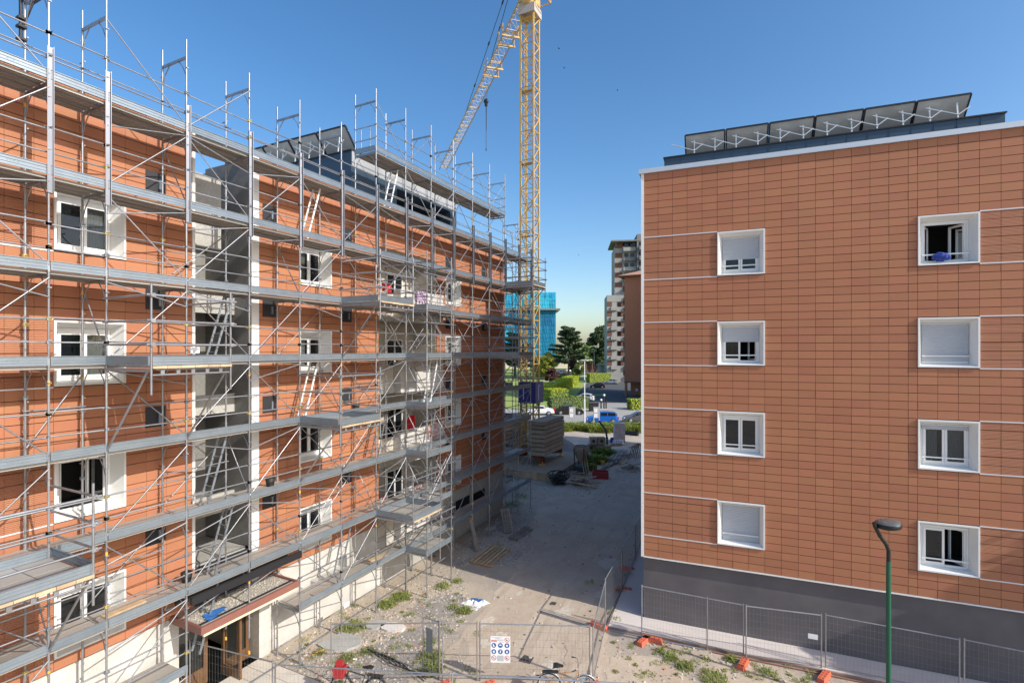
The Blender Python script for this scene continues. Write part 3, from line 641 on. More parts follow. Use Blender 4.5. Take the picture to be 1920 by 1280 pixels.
def toe_mesh(L, m='steel'):
    b = MB(); b.box(-0.004, 0.004, 0.02, L - 0.02, 0.0, 0.2)
    for z in (0.0, 0.188): b.box(0.0041, 0.022, 0.02, L - 0.02, z, z + 0.012)
    for z in (0.062, 0.128): b.box(0.0041, 0.014, 0.02, L - 0.02, z, z + 0.014)
    for y in (0.021, L - 0.05): b.box(0.0042, 0.012, y, y + 0.028, 0.014, 0.186)
    y = L * 0.62                     # stamped maker's mark, as worn as in the photograph
    for (y0, z0, y1, z1) in ((0, .12, .02, .10), (.04, .12, .02, .10), (.02, .10, .02, .08), (.07, .12, .07, .08), (.10, .12, .13, .12), (.10, .10, .13, .10), (.10, .08, .13, .08), (.16, .08, .175, .12), (.175, .12, .19, .08)):
        b.bar((0.006, y + y0, z0), (0.006, y + y1, z1), 0.006, 0.005)
    return b.mesh('toe_board', m)
def plank_mesh(L, w=0.325):
    b = MB(); b.box(0, w, 0.01, L - 0.01, -0.012, 0); b.box(0, 0.02, 0.01, L - 0.01, -0.065, -0.0121); b.box(w - 0.02, w, 0.01, L - 0.01, -0.065, -0.0121)
    b.box(w * 0.5 - 0.012, w * 0.5 + 0.012, 0.012, L - 0.012, -0.035, -0.0122)
    b.box(0.0205, w - 0.0205, 0.011, 0.05, -0.05, -0.0123)
    return b.mesh('deck_plank', 'deck_steel')
CACHE = {}
def cached(fn, *a):
    k = (fn.__name__,) + tuple(round(x, 3) if isinstance(x, float) else x for x in a)
    if k not in CACHE: CACHE[k] = fn(*a)
    return CACHE[k]
frames, tops_, planks, toes, rails, braces = [], [], [], [], [], []
coup = MB(); coupz = MB(); lab = MB()
def coupler(x, y, z, yellow):
    b = coupz if yellow else coup
    b.box(x - 0.035, x + 0.04, y - 0.04, y + 0.04, z - 0.035, z + 0.03); b.tube((x + 0.03, y - 0.02, z), (x + 0.085, y + 0.03, z + 0.01), 0.012, 5); b.tube((x, y + 0.02, z - 0.02), (x - 0.01, y + 0.08, z - 0.03), 0.01, 5)
nP = len(PY); ENTRY = 8.145, 9.945, 11.745
UP0, UP1 = PY.index(min(PY, key=lambda y: abs(y - 15.345))), PY.index(min(PY, key=lambda y: abs(y - 26.145)))
def extra():
    for (i, k) in ((3, 1), (4, 2), (5, 0), (6, 4), (7, 1), (8, 3), (8, 5), (9, 2), (10, 4), (11, 3), (12, 5), (4, 5), (2, 3)):
        a, c = PY[i], PY[i + 1]; z = ZK[k]; braces.append(bar((XI + .06, a, z + .2), (XI + .06, c, z + 1.8), 0.0155)); rails.append(bar((XI + .05, a - .05, z + 1.0), (XI + .05, c + .05, z + 1.0), 0.0185))
def bay(y0, y1, z, top=False, deck=True, toe=True, brace=True, inner=False, x0=XO, seed=0):
    L = y1 - y0
    if deck:
        for j in range(3): planks.append((cached(plank_mesh, L), T(x0 - 0.03 - 0.335 * (j + 1) + 0.01, y0, z + rnd.uniform(-.004, .004))))
    if toe: toes.append((cached(toe_mesh, L), T(x0 + 0.036, y0, z + 0.01)))
    for h in (0.5, 1.0):
        o = rnd.uniform(-.03, .03); rails.append(bar((x0 - 0.045, y0 - 0.06, z + h + o), (x0 - 0.045, y1 + 0.06, z + h + o), 0.0185))
        for y in (y0, y1):
            if rnd.random() < 0.45: coupler(x0, y, z + h, rnd.random() < 0.45)
    if inner:
        for h in (0.5, 1.0): rails.append(bar((XI + 0.045, y0 - 0.06, z + h), (XI + 0.045, y1 + 0.06, z + h), 0.0185))
    if brace:
        a, c = (y0, y1) if seed % 2 else (y1, y0)
        braces.append(bar((x0 + 0.03, a, z + 0.12), (x0 + 0.03, c, z + 1.86), 0.0155))
for i, y in enumerate(PY):
    e = abs(y - ENTRY[1]) < 0.01
    if not e: frames.append((FB, T(XO, y, 0)))
    for k in range(1, 8): frames.append((FM, T(XO, y, ZK[k - 1])))
    if UP0 <= i <= UP1: frames.append((FM, T(XO, y, ZK[7]))); tops_.append((FT, T(XO, y, ZK[7] + 2)))
    else: tops_.append((FT, T(XO, y, ZK[7])))
    for k in range(8):
        if rnd.random() < 0.4: z = ZK[k] - rnd.uniform(.25, .5); lab.tube((XO, y, z), (XO, y, z + 0.09), TR + 0.003, 8, cap=False)
        if rnd.random() < 0.25: z = ZK[k] - 0.35; lab.tube((XI, y, z), (XI, y, z + 0.08), TR + 0.003, 8, cap=False)
        if rnd.random() < 0.5: coupler(XI, y, ZK[k] + rnd.choice((.4, .9, 1.3)), rnd.random() < 0.5)
        if rnd.random() < 0.6:       # wall tie
            z = ZK[k] + 1.2; braces.append(bar((XI, y + 0.05, z), (XW + 0.03, y + 0.05, z), 0.0185))
for i in range(nP - 1):
    y0, y1 = PY[i], PY[i + 1]; ent = abs(y0 - ENTRY[0]) < 0.01 or abs(y0 - ENTRY[1]) < 0.01
    for k in range(8):
        if k == 0 and ent: continue
        z = ZK[k]; top = k == 7
        bay(y0, y1, z, toe=True, brace=(y1 - y0 > 1.5) and rnd.random() < (0.92 if k < 7 else 0.55), inner=top, seed=i + k)
        if y1 - y0 > 1.5 and rnd.random() < 0.75:       # plan brace below the deck
            a, c = (y0, y1) if rnd.random() < .5 else (y1, y0); braces.append(bar((XO + 0.03, a, z - 0.55), (XO + 0.03, c, z - 0.12), 0.017))
    if UP0 <= i < UP1: bay(y0, y1, ZK[7] + 2, seed=i, brace=True)
    rails.append(bar((XO - 0.045, y0 - 0.06, 0.35), (XO - 0.045, y1 + 0.06, 0.35), 0.0215))
    if not ent: rails.append(bar((XI + 0.045, y0 - 0.06, 0.25), (XI + 0.045, y1 + 0.06, 0.25), 0.0215))
extra()
for (i, k) in ((2, 1), (3, 4), (4, 6), (5, 2), (6, 5), (7, 3), (8, 1), (8, 6), (9, 2), (9, 4), (10, 1), (10, 3), (10, 5), (11, 2), (12, 4), (13, 1), (13, 3), (14, 5)):
    y = PY[i]; braces.append(bar((XO - .02, y + .03, ZK[k] + .1), (XI + .02, y + .03, ZK[k] + 1.7), 0.0155))
# bridging beam and dark deck shade over the entrance
b = MB()
for x in (XI + 0.1,):
    b.tube((x, ENTRY[0], 3.62), (x, ENTRY[2], 3.62), 0.03); b.tube((x, ENTRY[0], 3.12), (x, ENTRY[2], 3.12), 0.03)
    for j in range(8): b.tube((x, ENTRY[0] + .45 * j, 3.12), (x, ENTRY[0] + .45 * (j + .5), 3.62), 0.018, 5); b.tube((x, ENTRY[0] + .45 * (j + .5), 3.62), (x, ENTRY[0] + .45 * (j + 1), 3.12), 0.018, 5)
b.build('bridging_beam_and_shade', 'steel_tube', sc)
b = MB(); b.box(XO + 0.06, XO + 0.16, ENTRY[0] + .05, ENTRY[2] - .05, 3.46, 3.66); b.box(XO - 0.6, XO - 0.5, ENTRY[0] + .05, ENTRY[2] - .05, 3.3, 3.66); b.build('bridging_beam_and_shade', 'dark_frame', sc)  # dark bars standing in for the shade under the deck
# tall channels bolted to the outer posts at the top
b = MB(); w = 0.055
b.box(0.03, 0.045, -w, w, 0, 3.05); b.box(0.0452, 0.1, -w, -w + 0.012, 0, 3.05); b.box(0.0452, 0.1, w - 0.012, w, 0, 3.05)
chm = b.mesh('channel', 'channel_steel')
chans = [(chm, T(XO, y + 0.03, 13.38) @ RZ(R(-18))) for y in PY]
# second tower in front of the balconies
TX, TY0, TY1 = XO + 1.08, PY[9], PY[10]
for k in range(0, 6):
    for y in (TY0, TY1):
        frames.append((FB if k == 0 else FM, T(TX, y, 0 if k == 0 else ZK[k - 1])))
    if k < 6: bay(TY0, TY1, ZK[k], x0=TX, seed=k)
    if k < 6: toes.append((cached(toe_mesh, 1.05), T(TX, TY0 - 0.036, ZK[k] + 0.01) @ RZ(R(90))))
    for h in (0.5, 1.0): rails.append(bar((TX + 0.03, TY0 - 0.045, ZK[k] + h), (XO - 0.03, TY0 - 0.045, ZK[k] + h), 0.0185))
for y in (TY0, TY1): tops_.append((FT, T(TX, y, ZK[5])))
for k in range(6):
    for y in (TY0, TY1): braces.append(bar((TX, y + .03, ZK[k] + .1), (XO, y + .03, ZK[k] + 1.8), 0.0155))
    for y in (TY0 + .9,): rails.append(bar((TX + .03, y, ZK[k] - .5), (TX + .03, y, ZK[k] + 1.1), 0.02))
    rails.append(bar((TX + .05, TY0 - .3, ZK[k] + 1.45), (TX + .05, TY1 + .25, ZK[k] + 1.42), 0.0215)); rails.append(bar((XO + .04, TY0 - .1, ZK[k] + .7), (XO + .04, TY1 + .1, ZK[k] + .7), 0.0185))
# return along the far gable end
YE = PY[-1]
for j in range(5):
    x = XO - 0.3 - 2.0 * j - 1.05
    for k in range(0, 9):
        z = 0 if k == 0 else ZK[k - 1]
        frames.append((FB if k == 0 else FM, T(x, YE + 0.1, z) @ RZ(R(90))))
    for k in range(8):
        if j < 4:
            for q in range(3): planks.append((cached(plank_mesh, 2.0), T(x, YE + 0.1 - 0.03 - 0.335 * (q + 1) + 0.01, ZK[k]) @ RZ(R(90))))
            toes.append((cached(toe_mesh, 2.0), T(x, YE + 0.136, ZK[k]) @ RZ(R(90))))
            for h in (0.5, 1.0): rails.append(bar((x + 0.05, YE + 0.14, ZK[k] + h), (x - 2.05, YE + 0.14, ZK[k] + h), 0.0185))
            braces.append(bar((x, YE + 0.15, ZK[k] + .1), (x - 2.0, YE + 0.15, ZK[k] + 1.86), 0.0155))
for k in range(8):                   # near corner bay of the return
    for h in (0.5, 1.0): rails.append(bar((XO, YE + 0.05, ZK[k] + h), (XO - 1.4, YE + 0.05, ZK[k] + h), 0.0185))
# end guard rails of the raised part and of the upper deck
for (y, z) in ((PY[UP0], ZK[7] + 2), (PY[UP1], ZK[7] + 2)):
    for h in (0.5, 1.0): rails.append(bar((XO, y, z + h), (XI, y, z + h), 0.0185, 'steel_tube'))
    for dx in (0.3, 0.75): rails.append(bar((XO - dx, y, z + 0.02), (XO - dx, y, z + 1.0), 0.0185))
    toes.append((cached(toe_mesh, 1.05), T(XO, y - 0.036, z + 0.01) @ RZ(R(90))))
pieces(sc, 'frame', frames, 'steel_tube'); pieces(sc, 'top_frame', tops_, 'steel_tube'); pieces(sc, 'deck_plank', planks, 'deck_steel')
pieces(sc, 'toe_board', toes, 'steel'); pieces(sc, 'guard_rail', rails, 'steel_tube'); pieces(sc, 'brace', braces, 'steel_tube'); pieces(sc, 'channel', chans, 'steel')
coup.build('coupler', 'steel', sc, kind='stuff'); coupz.build('coupler', 'zinc', sc, kind='stuff', label='yellow passivated couplers'); lab.build('label_band', 'label_yellow', sc, kind='stuff')
# ladders through the hatches
for (y, k, dx) in ((12.3, 3, 0), (12.4, 6, 0), (9.0, 4, .2), (8.9, 2, .1), (9.1, 1, .1), (16.6, 7, 0), (8.75, 0, 0), (17.9, 3, 1.1), (18.0, 1, 1.1), (17.8, 2, 1.1), (13.9, 0, 0), (15.9, 2, 0)):
    b = MB(); z = ZK[k]; xa = XO - 0.75 + dx; P = [Vector((xa + s, y, z + 0.02)) for s in (0, 0.34)]; Q = [Vector((xa + s, y + 0.62, z + 2.1)) for s in (0, 0.34)]
    for p, q in zip(P, Q): b.bar(p, q, 0.028, 0.055)
    for j in range(1, 8): b.tube(P[0].lerp(Q[0], j / 8), P[1].lerp(Q[1], j / 8), 0.012, 5)
    b.build('ladder', 'white_metal' if k in (6, 7, 3) else 'steel', sc)
# bracket platforms that stand out from the facade
def platform(y0, z, board='wood_grey', n=1.73):
    y1 = y0 + 1.8; xo = XO + n
    f = MB()
    for y in (y0, y1):
        f.bar((XO, y, z - 0.1), (xo, y, z - 0.1), 0.05, 0.08); f.tube((XO + 0.03, y, z - 1.95), (xo - 0.1, y, z - 0.12), TR, 7)
    f.tube((xo, y0, z - 0.2), (xo, y1, z - 0.2), 0.022); f.tube((xo, y0 + .1, z - .08), (xo, y1 - .1, z - .08), 0.022)
    for j in range(5): f.box(xo - 0.02, xo + 0.02, y0 + 0.2 + .33 * j, y0 + 0.28 + .33 * j, z - 0.2, z - 0.08)
    f = f.build('bracket_platform', 'steel_tube', sc)
    for i in range(4):
        for j in range(3):
            b = MB(); a = XO + 0.03 + (n - 0.0) / 4 * i; c = y0 + 0.6 * j
            b.box(a + 0.008, a + n / 4 - 0.008, c + 0.008, c + 0.592, z - 0.045, z + rnd.uniform(-.004, .004)); b.build('deck_panel', 'deck_steel', f)
    b = MB()
    for j in range(6): b.box(xo + 0.05, xo + 0.09, y0 + .3 * j + 0.004, y0 + .3 * (j + 1) - 0.004, z - 0.06 + rnd.uniform(-.01, .01), z - 0.005)
    b.build('edge_board', 'wood', f)
    tm = cached(toe_mesh, 1.8); link('toe_board', tm, f, T(xo + 0.036, y0, z + 0.01))
    t2 = cached(toe_mesh, n); link('toe_board', t2, f, T(xo, y0 - 0.036, z + 0.01) @ RZ(R(90))); link('toe_board', t2, f, T(XO, y1 + 0.036, z + 0.01) @ RZ(R(-90)))
    for y in (y0, y1):
        b = MB(); b.tube((xo + 0.03, y, z - 0.62), (xo + 0.03, y, z + 1.75), TR, 8); b.build('post', 'steel_tube', f)
    for h in (0.45, 0.98, 1.5):
        o = rnd.uniform(-.03, .03); b = MB(); b.tube((xo + 0.07, y0 - 0.12, z + h + o), (xo + 0.07, y1 + 0.12, z + h + o), TR); 
        b.tube((XO - 0.05, y0 - 0.04, z + h + o), (xo + 0.12, y0 - 0.04, z + h + o), TR); b.tube((XO - 0.05, y1 + 0.04, z + h + o), (xo + 0.12, y1 + 0.04, z + h + o), TR)
        for y in (y0, y1): b.box(xo - 0.01, xo + 0.1, y - .05, y + .05, z + h + o - 0.04, z + h + o + 0.04)
        b.build('guard_rail', 'steel_tube', f)
for (y0, k) in ((6.345, 4), (3.495, 2), (13.545, 5), (11.745, 3), (15.345, 1), (26.145, 6), (24.345, 4)): platform(y0, ZK[k])
# dark electric hoist clamped to an inner post at the top left
h = thing('hoist', (XI, 5.295, 17.2), 'dark lifting hoist clamped high on the inner post at the far left of the scaffolding', 'hoist')
b = MB(); b.tube((XI - 0.02, 5.23, 16.8), (XI - 0.02, 5.23, 18.5), 0.034, 8); b.tube((XI, 5.25, 17.1), (XI + 0.14, 5.4, 17.75), 0.022, 6)
for z in (16.85, 17.12, 17.3): b.box(XI - 0.08, XI + 0.07, 5.16, 5.31, z - 0.025, z + 0.025)
b.build('bracket', 'dark_frame', h)
b = MB(); b.lathe((XI - 0.3, 5.3, 18.05), [(0.05, 0), (0.16, 0.05), (0.16, 0.5), (0.05, 0.55)], 14, (1, 0, 0)); b.box(XI - 0.25, XI + 0.3, 5.2, 5.5, 17.8, 18.15); b.build('motor', 'black_paint', h)
# small white warning plates tied to posts
for (y, z, x) in ((8.145, 10.0, XO + 0.06), (13.545, 0.95, XO + 0.08)):
    b = MB(); b.box(x, x + 0.01, y + 0.05, y + 0.3, z, z + 0.16); b.build('plate', 'white_paint', sc)

for (y, k, dx, l, m) in ((5.6, 4, .75, 'loose terracotta tile lying on the deck in front of the left middle window', 'tile'), (10.6, 3, .8, 'long terracotta offcut lying on the deck at the stairwell', 'tile'), (14.3, 1, .4, 'terracotta tiles left on the second lowest deck', 'tile'), (12.6, 2, .5, 'grey plank lying on the deck below the middle bracket platform', 'wood_grey'), (7.0, 1, .6, 'timber batten lying on the second lowest deck at the left', 'wood'), (16.0, 0, .5, 'timber batten lying on the lowest deck', 'wood'), (13.0, 0, .3, 'short grey plank lying on the lowest deck', 'wood_grey')):
    b = MB(); b.box(-.12, .12, -.45, .45, 0.002, .035, T(XO - dx, y, ZK[k]) @ RZ(rnd.uniform(-.3, .3))); tag(b.build('loose_tile' if m == 'tile' else 'loose_plank', m), l, 'tile' if m == 'tile' else 'plank')
for (y, k, dx, l) in ((8.6, 1, .35, 'black mortar bucket on the deck below the stairwell'), (15.0, 3, .3, 'black mortar bucket on the deck left of the balconies'), (11.2, 2, .3, 'black mortar bucket on the deck right of the stairwell')):
    b = MB(); b.lathe((XO - dx - .4, y, ZK[k]), [(.11, 0), (.15, .26), (.135, .27), (.1, .04)], 12); tag(b.build('bucket', 'black_rubber'), l, 'bucket')
# ------------------------------------------------------------------ tower crane
cx, cy, cl = -18.6, 40.8, 0.6
cr = thing('tower_crane', (cx, cy, 0), 'tall yellow tower crane with lattice mast rising behind the scaffolded block', 'crane')
def lattice(b, legs, n, diag, r, ch=None):   # legs: list of (bottom, top)
    for p, q in legs: (ch or b).bar(p, q, 0.13, 0.13, (0, 1, 0))
    m = len(legs)
    for i in range(m):
        p, q = legs[i]; p2, q2 = legs[(i + 1) % m]
        for k in range(n):
            a = p.lerp(q, k / n); c = p2.lerp(q2, k / n); a2 = p.lerp(q, (k + 1) / n); c2 = p2.lerp(q2, (k + 1) / n)
            b.bar(a, c, r, r, (0, 1, 0.2))
            if diag: b.bar(a if (k + i) % 2 else c, c2 if (k + i) % 2 else a2, r, r, (0, 1, 0.2))
corner = [(-cl, -cl), (cl, -cl), (cl, cl), (-cl, cl)]
mz0, mz1 = 1.3, 39.050
for sgm in range(6):
    za, zb = mz0 + (mz1 - mz0) * sgm / 6, mz0 + (mz1 - mz0) * (sgm + 1) / 6
    b = MB(); lattice(b, [(Vector((cx + x, cy + y, za)), Vector((cx + x, cy + y, zb - 0.01))) for x, y in corner], 5, True, 0.06)
    for x, y in corner: b.box(cx + x - .1, cx + x + .1, cy + y - .1, cy + y + .1, zb - 0.1, zb - 0.02)
    b.box(cx - cl, cx + cl, cy - cl, cy - cl + .5, zb - 0.3, zb - 0.26)
    b.build('mast_section', 'crane_yellow', cr)
b = MB()
for j in range(80): z = mz0 + 0.44 * j; b.tube((cx - .45, cy - .18, z), (cx - .45, cy + .18, z), 0.015, 4)
b.tube((cx - .45, cy - .18, mz0), (cx - .45, cy - .18, mz1), 0.02, 5); b.tube((cx - .45, cy + .18, mz0), (cx - .45, cy + .18, mz1), 0.02, 5)
for k in range(6):
    z = mz0 + 6 * k + 1
    for j in range(4): b.torus((cx - .3, cy, z + j), (0, 0, 1), 0.33, 0.015, 12, 4)
b.build('ladder', 'crane_yellow', cr)
jd = Vector((-0.69, 0.724, 0)); jn = Vector((0.724, 0.69, 0)); top = Vector((cx, cy, 0))
b = MB(); b.box(cx - .78, cx + .78, cy - .78, cy + .78, 39.050, 39.800); b.build('slewing_collar', 'crane_pale', cr)
b = MB(); b.lathe((cx, cy, 39.802), [(0.85, 0), (0.9, 0.1), (0.9, 0.35), (0.7, 0.4)], 18); b.box(cx - .7, cx + .7, cy - .7, cy + .7, 40.210, 41.250)

for q in (40.150, 41.050, 41.750): b.bar((cx + .7, cy - .6, q), (cx + 1.7, cy - .6, q), .08, .08); b.bar((cx + .7, cy + .6, q), (cx + 1.7, cy + .6, q), .08, .08); b.bar((cx + 1.7, cy - .6, q), (cx + 1.7, cy + .6, q), .08, .08)
for q in (-.6, .6): b.bar((cx + 1.7, cy + q, 40.150), (cx + 1.7, cy + q, 41.750), .08, .08)
b.build('slewing_unit', 'crane_yellow', cr)
b = MB(); lattice(b, [(top + Vector((x * .9, y * .9, 41.250)), top + Vector((x * .25, y * .25, 47.350))) for x, y in corner], 5, True, 0.06); b.build('cat_head', 'crane_yellow', cr)
def jz(p, u, v, z): return top + jd * p + jn * u + Vector((0, 0, z))
b = MB(); JL = 46.0; n = 30; ju = 0.62
for u, v in ((-ju, 41.150), (ju, 41.150)): b.bar(jz(0.8, u, 0, v), jz(JL, u, 0, v), 0.11, 0.11)
b.bar(jz(0.8, 0, 0, 42.300), jz(JL, 0, 0, 42.300), 0.12, 0.12)
for k in range(n):
    p0, p1 = 0.8 + (JL - .8) * k / n, 0.8 + (JL - .8) * (k + 1) / n; pm = (p0 + p1) / 2
    b.bar(jz(p0, -ju, 0, 41.150), jz(p0, ju, 0, 41.150), 0.05, 0.05); b.bar(jz(p0, -ju, 0, 41.150), jz(p1, ju, 0, 41.150), 0.04, 0.04)
    for s in (-ju, ju): b.bar(jz(p0, s, 0, 41.150), jz(pm, 0, 0, 42.300), 0.05, 0.05); b.bar(jz(pm, 0, 0, 42.300), jz(p1, s, 0, 41.150), 0.05, 0.05)
b.build('jib', 'crane_pale', cr)
b = MB()
for k in range(1, 9): p = JL * k / 8.4; b.bar(jz(p, -ju, 0, 41.050), jz(p, ju, 0, 41.050), 0.10, 0.10)
b.build('jib_joint', 'crane_yellow', cr)
b = MB()
for p, h in ((6.5, 1.2), (12.5, 1.0)):
    for q in (-.8, .8): b.bar(jz(p + q, -.95, 0, 40.750), jz(p + q, .95, 0, 40.750), .12, .16)
    for s in (-.8, .8):
        for q in (-.7, .7): b.bar(jz(p + q, s, 0, 40.750), jz(p + q, s, 0, 40.750 + h), 0.07, 0.07)
        b.bar(jz(p - .7, s, 0, 40.750 + h), jz(p + .7, s, 0, 40.750 + h), 0.06, 0.06)
b.build('trolley', 'crane_yellow', cr)
hp = jz(15.5, 0, 0, 0)
b = MB(); b.tube(hp + Vector((0, 0, 41.0)), hp + Vector((0, 0, 39.2)), 0.012, 4); b.tube(hp + Vector((.25, 0, 41.0)), hp + Vector((0.1, 0, 39.2)), 0.012, 4)
b.tube(hp + Vector((0, 0, 38.3)), hp + Vector((0, 0, 33.4)), 0.03, 5); b.tube(hp + Vector((.06, 0, 38.3)), hp + Vector((0.03, 0, 35.5)), 0.03, 5); b.build('hoist_rope', 'cable', cr)
b = MB(); b.lathe(hp + Vector((0, -.12, 38.9)), [(0.1, 0), (.3, .03), (.3, .2), (.1, .24)], 12, (0, 1, 0)); b.box(hp.x - .14, hp.x + .14, hp.y - .12, hp.y + .12, 38.35, 38.85); b.torus(hp + Vector((0, 0, 33.3)), (1, 0, 0), .13, .03, 12, 5); b.build('hook_block', 'black_paint', cr)
b = MB(); apex = top + Vector((0, 0, 47.450))
for p in (14.0, 28.5): b.tube(apex, jz(p, 0, 0, 42.350), 0.035, 5)
for p, q in ((14., .45), (14, .7), (28.5, .3), (28.5, .5), (28.5, .75)):
    c = apex.lerp(jz(p, 0, 0, 42.350), q); b.lathe(c, [(.02, -.3), (.09, -.25), (.09, .25), (.02, .3)], 6, jz(p, 0, 0, 42.350) - apex)
b.tube(apex, jz(-10.5, 0, 0, 41.250), 0.035, 5); b.build('pendant', 'cable', cr)
b = MB()
for s in (-.6, .6): b.bar(jz(-.8, s, 0, 41.050), jz(-11.5, s, 0, 41.050), 0.2, 0.3)
for k in range(8): b.bar(jz(-1 - 1.4 * k, -.6, 0, 41.050), jz(-1 - 1.4 * k, .6, 0, 41.050), 0.08, 0.1)
b.build('counter_jib', 'crane_yellow', cr)
b = MB()
for k in range(3): b.box(-.35, .35, -.9, .9, 0, 2.2, T(*jz(-9.4 - .75 * k, 0, 0, 39.250)) @ RZ(math.atan2(jd.y, jd.x)))
b.build('counterweight', 'concrete_dark', cr)
b = MB(); b.box(cx - .62, cx + .72, cy - .98, cy - .72, 5.5, 7.3); b.box(cx + .722, cx + .98, cy - .98, cy + .72, 5.5, 7.3)
bx = b.build('switch_box', 'blue_box', cr)
b = MB(); b.bar((cx + .984, cy - .35, 5.75), (cx + .984, cy - .35, 7.05), 0.16, 0.006, (1, 0, 0)); b.bar((cx - .15, cy - .985, 5.8), (cx - .15, cy - .985, 6.9), 0.10, 0.006, (0, 1, 0))
b.bar((cx + .984, cy - .30, 7.0), (cx + .984, cy - .05, 7.0), 0.08, 0.006, (1, 0, 0)); b.build('mark', 'sign_violet', bx)
b = MB()
for a in (45, 135):
    d = Vector((math.cos(R(a)), math.sin(R(a)), 0)); b.bar(top - d * 3.0 + Vector((0, 0, 1.05)), top + d * 3.0 + Vector((0, 0, 1.05 + 0.003 * a)), 0.35, 0.45)
b.build('base_cross', 'crane_red', cr)
b = MB()
for a in (45, 135, 225, 315):
    d = Vector((math.cos(R(a)), math.sin(R(a)), 0)); c = top + d * 2.9
    b.lathe((c.x, c.y, .62), [(.3, 0), (.3, .08), (.1, .1), (.1, .55), (.2, .6)], 10)
b.build('foot_jack', 'crane_yellow', cr)
for (x0, x1, lab_) in ((-17.6, -16.1, 0), (-21.1, -19.6, 1)):
    for k in range(8):
        h = 0.355; z = 1.48 + k * h
        o = [rnd.uniform(-.09, .09) for _ in range(4)]
        b = MB(); b.box(x0 + o[0], x1 + o[1], 38.2 + o[2], 42.6 + o[3], z, z + h - 0.06); b.build('ballast_block', 'concrete_dark', cr)
pd = MB()
pad = thing('crane_base_pad', (-18.6, 40.8, 0), 'weathered board marked concrete pad carrying the yellow crane and its ballast blocks', 'concrete pad')
b = MB(); b.box(-22.6, -14.55, 36.4, 45.0, 0, 0.6); b.build('slab', 'concrete_dark', pad)
for i in range(14):
    b = MB(); b.box(-14.545, -14.5, 36.42 + .6 * i, 36.99 + .6 * i, 0.02, 0.6 + rnd.uniform(-.02, .02)); b.build('board', 'wood_grey', pad)
for i in range(12):
    b = MB(); b.box(-22.5 + .66 * i, -21.87 + .66 * i, 36.35, 36.395, 0.02, 0.6 + rnd.uniform(-.02, .02)); b.build('board', 'wood', pad)
# ------------------------------------------------------------------ ground and pavings
rnd = random.Random(21)
def sheet(name, pts, z, m, jit=0.0, sub=0):
    P = []
    for a, b in zip(pts, pts[1:] + pts[:1]):
        n = max(1, int((b - a).length / sub)) if sub else 1
        for i in range(n):
            p = a.lerp(b, i / n); P.append(Vector((p.x + rnd.gauss(0, jit), p.y + rnd.gauss(0, jit), z)))
    b = MB(); b.add(P, [tuple(range(len(P)))])
    o = b.build(name, m, fix=False, kind='structure')
    if o.data.polygons[0].normal.z < 0: o.data.flip_normals()
    return o
sheet('ground', [Vector((-3000, -200, 0)), Vector((3000, -200, 0)), Vector((3000, 3500, 0)), Vector((-3000, 3500, 0))], 0, 'ground')
lane = [G(*p) for p in ((835, 1330), (872, 1225), (880, 1180), (905, 1140), (930, 1112), (962, 1075), (992, 1005), (1010, 950), (1045, 905), (1100, 880), (1200, 850))] + \
       [FR(-1.1, -20, 0), FR(-1.1, -8, 0), FR(-1.1, 1.0, 0), G(1132, 1195), G(1140, 1290), G(1120, 1420), G(860, 1420)]
sheet('lane', lane, 0.004, 'lane', 0.10, 0.5)
sheet('gravel_patch', [G(*p) for p in ((690, 1215), (735, 1195), (800, 1165), (845, 1160), (850, 1185), (805, 1215), (800, 1250), (750, 1290), (690, 1290), (650, 1255))], 0.005, 'grey_gravel', 0.12, 0.3)
sheet('gravel_patch', [G(*p) for p in ((758, 1150), (800, 1120), (850, 1108), (880, 1120), (868, 1150), (815, 1162))], 0.006, 'grey_gravel', 0.12, 0.3)
rr = random.Random(9)
for kz, (x0, wd) in enumerate(((-6.9, .34), (-8.45, .34), (-7.7, .26), (-9.3, .30), (-6.1, .3))):   # tyre ruts along the lane
    L_, Rr = [], []; ph0 = rr.random() * 6
    for i in range(60):
        y = 13.5 + i * .55; x = x0 + .35 * math.sin(y * .13 + ph0) - .075 * (y - 16); w_ = wd * rr.uniform(.35, 1.15) * .5
        L_.append(Vector((x - w_, y, 0))); Rr.append(Vector((x + w_, y + rr.uniform(-.1, .1), 0)))
    sheet('rut', L_ + Rr[::-1], 0.0072 + .0003 * kz, 'lane_rut')
for i in range(22):                  # paler and darker worn patches
    c = G(rr.uniform(900, 1185), rr.uniform(890, 1270)); n = 14; a = rr.uniform(.15, .75); e = rr.uniform(.4, 1)
    if FR.U.dot(c - FR.O) > -1.8 and c.y > 16.5: continue
    sheet('worn_patch', [c + Vector((math.cos(6.283 * k / n) * a * e * rr.uniform(.6, 1.3), math.sin(6.283 * k / n) * a * rr.uniform(.6, 1.3), 0)) for k in range(n)], 0.009 + .0004 * i, 'lane_pale' if i % 2 else 'lane_rut', .03, .12)
sheet('dirt_strip', [G(*p) for p in ((1150, 1195), (1200, 1205), (1330, 1240), (1560, 1275), (1600, 1330), (1400, 1330), (1330, 1285), (1240, 1240), (1160, 1215))], 0.005, 'ground', 0.1, 0.4)
sheet('dirt_apron', [G(*p) for p in ((1150, 1225), (1235, 1235), (1320, 1290), (1380, 1400), (1150, 1400), (1125, 1290))], 0.007, 'lane', 0.08, 0.4)
pv = MB(); pv.fbox(FR, -1.08, RW + 1.5, -0.09, 1.0, 0, 0.1); pv.fbox(FR, -1.08, -0.0, -RL, -0.092, 0, 0.1); pv = pv.build('pavement', 'pavement', kind='structure')
k = MB(); k.fbox(FR, -1.13, RW + 1.5, 1.002, 1.06, 0, 0.085); k.fbox(FR, -1.14, -1.082, -RL, 1.0, 0, 0.085); k.build('kerb', 'kerb', pv)
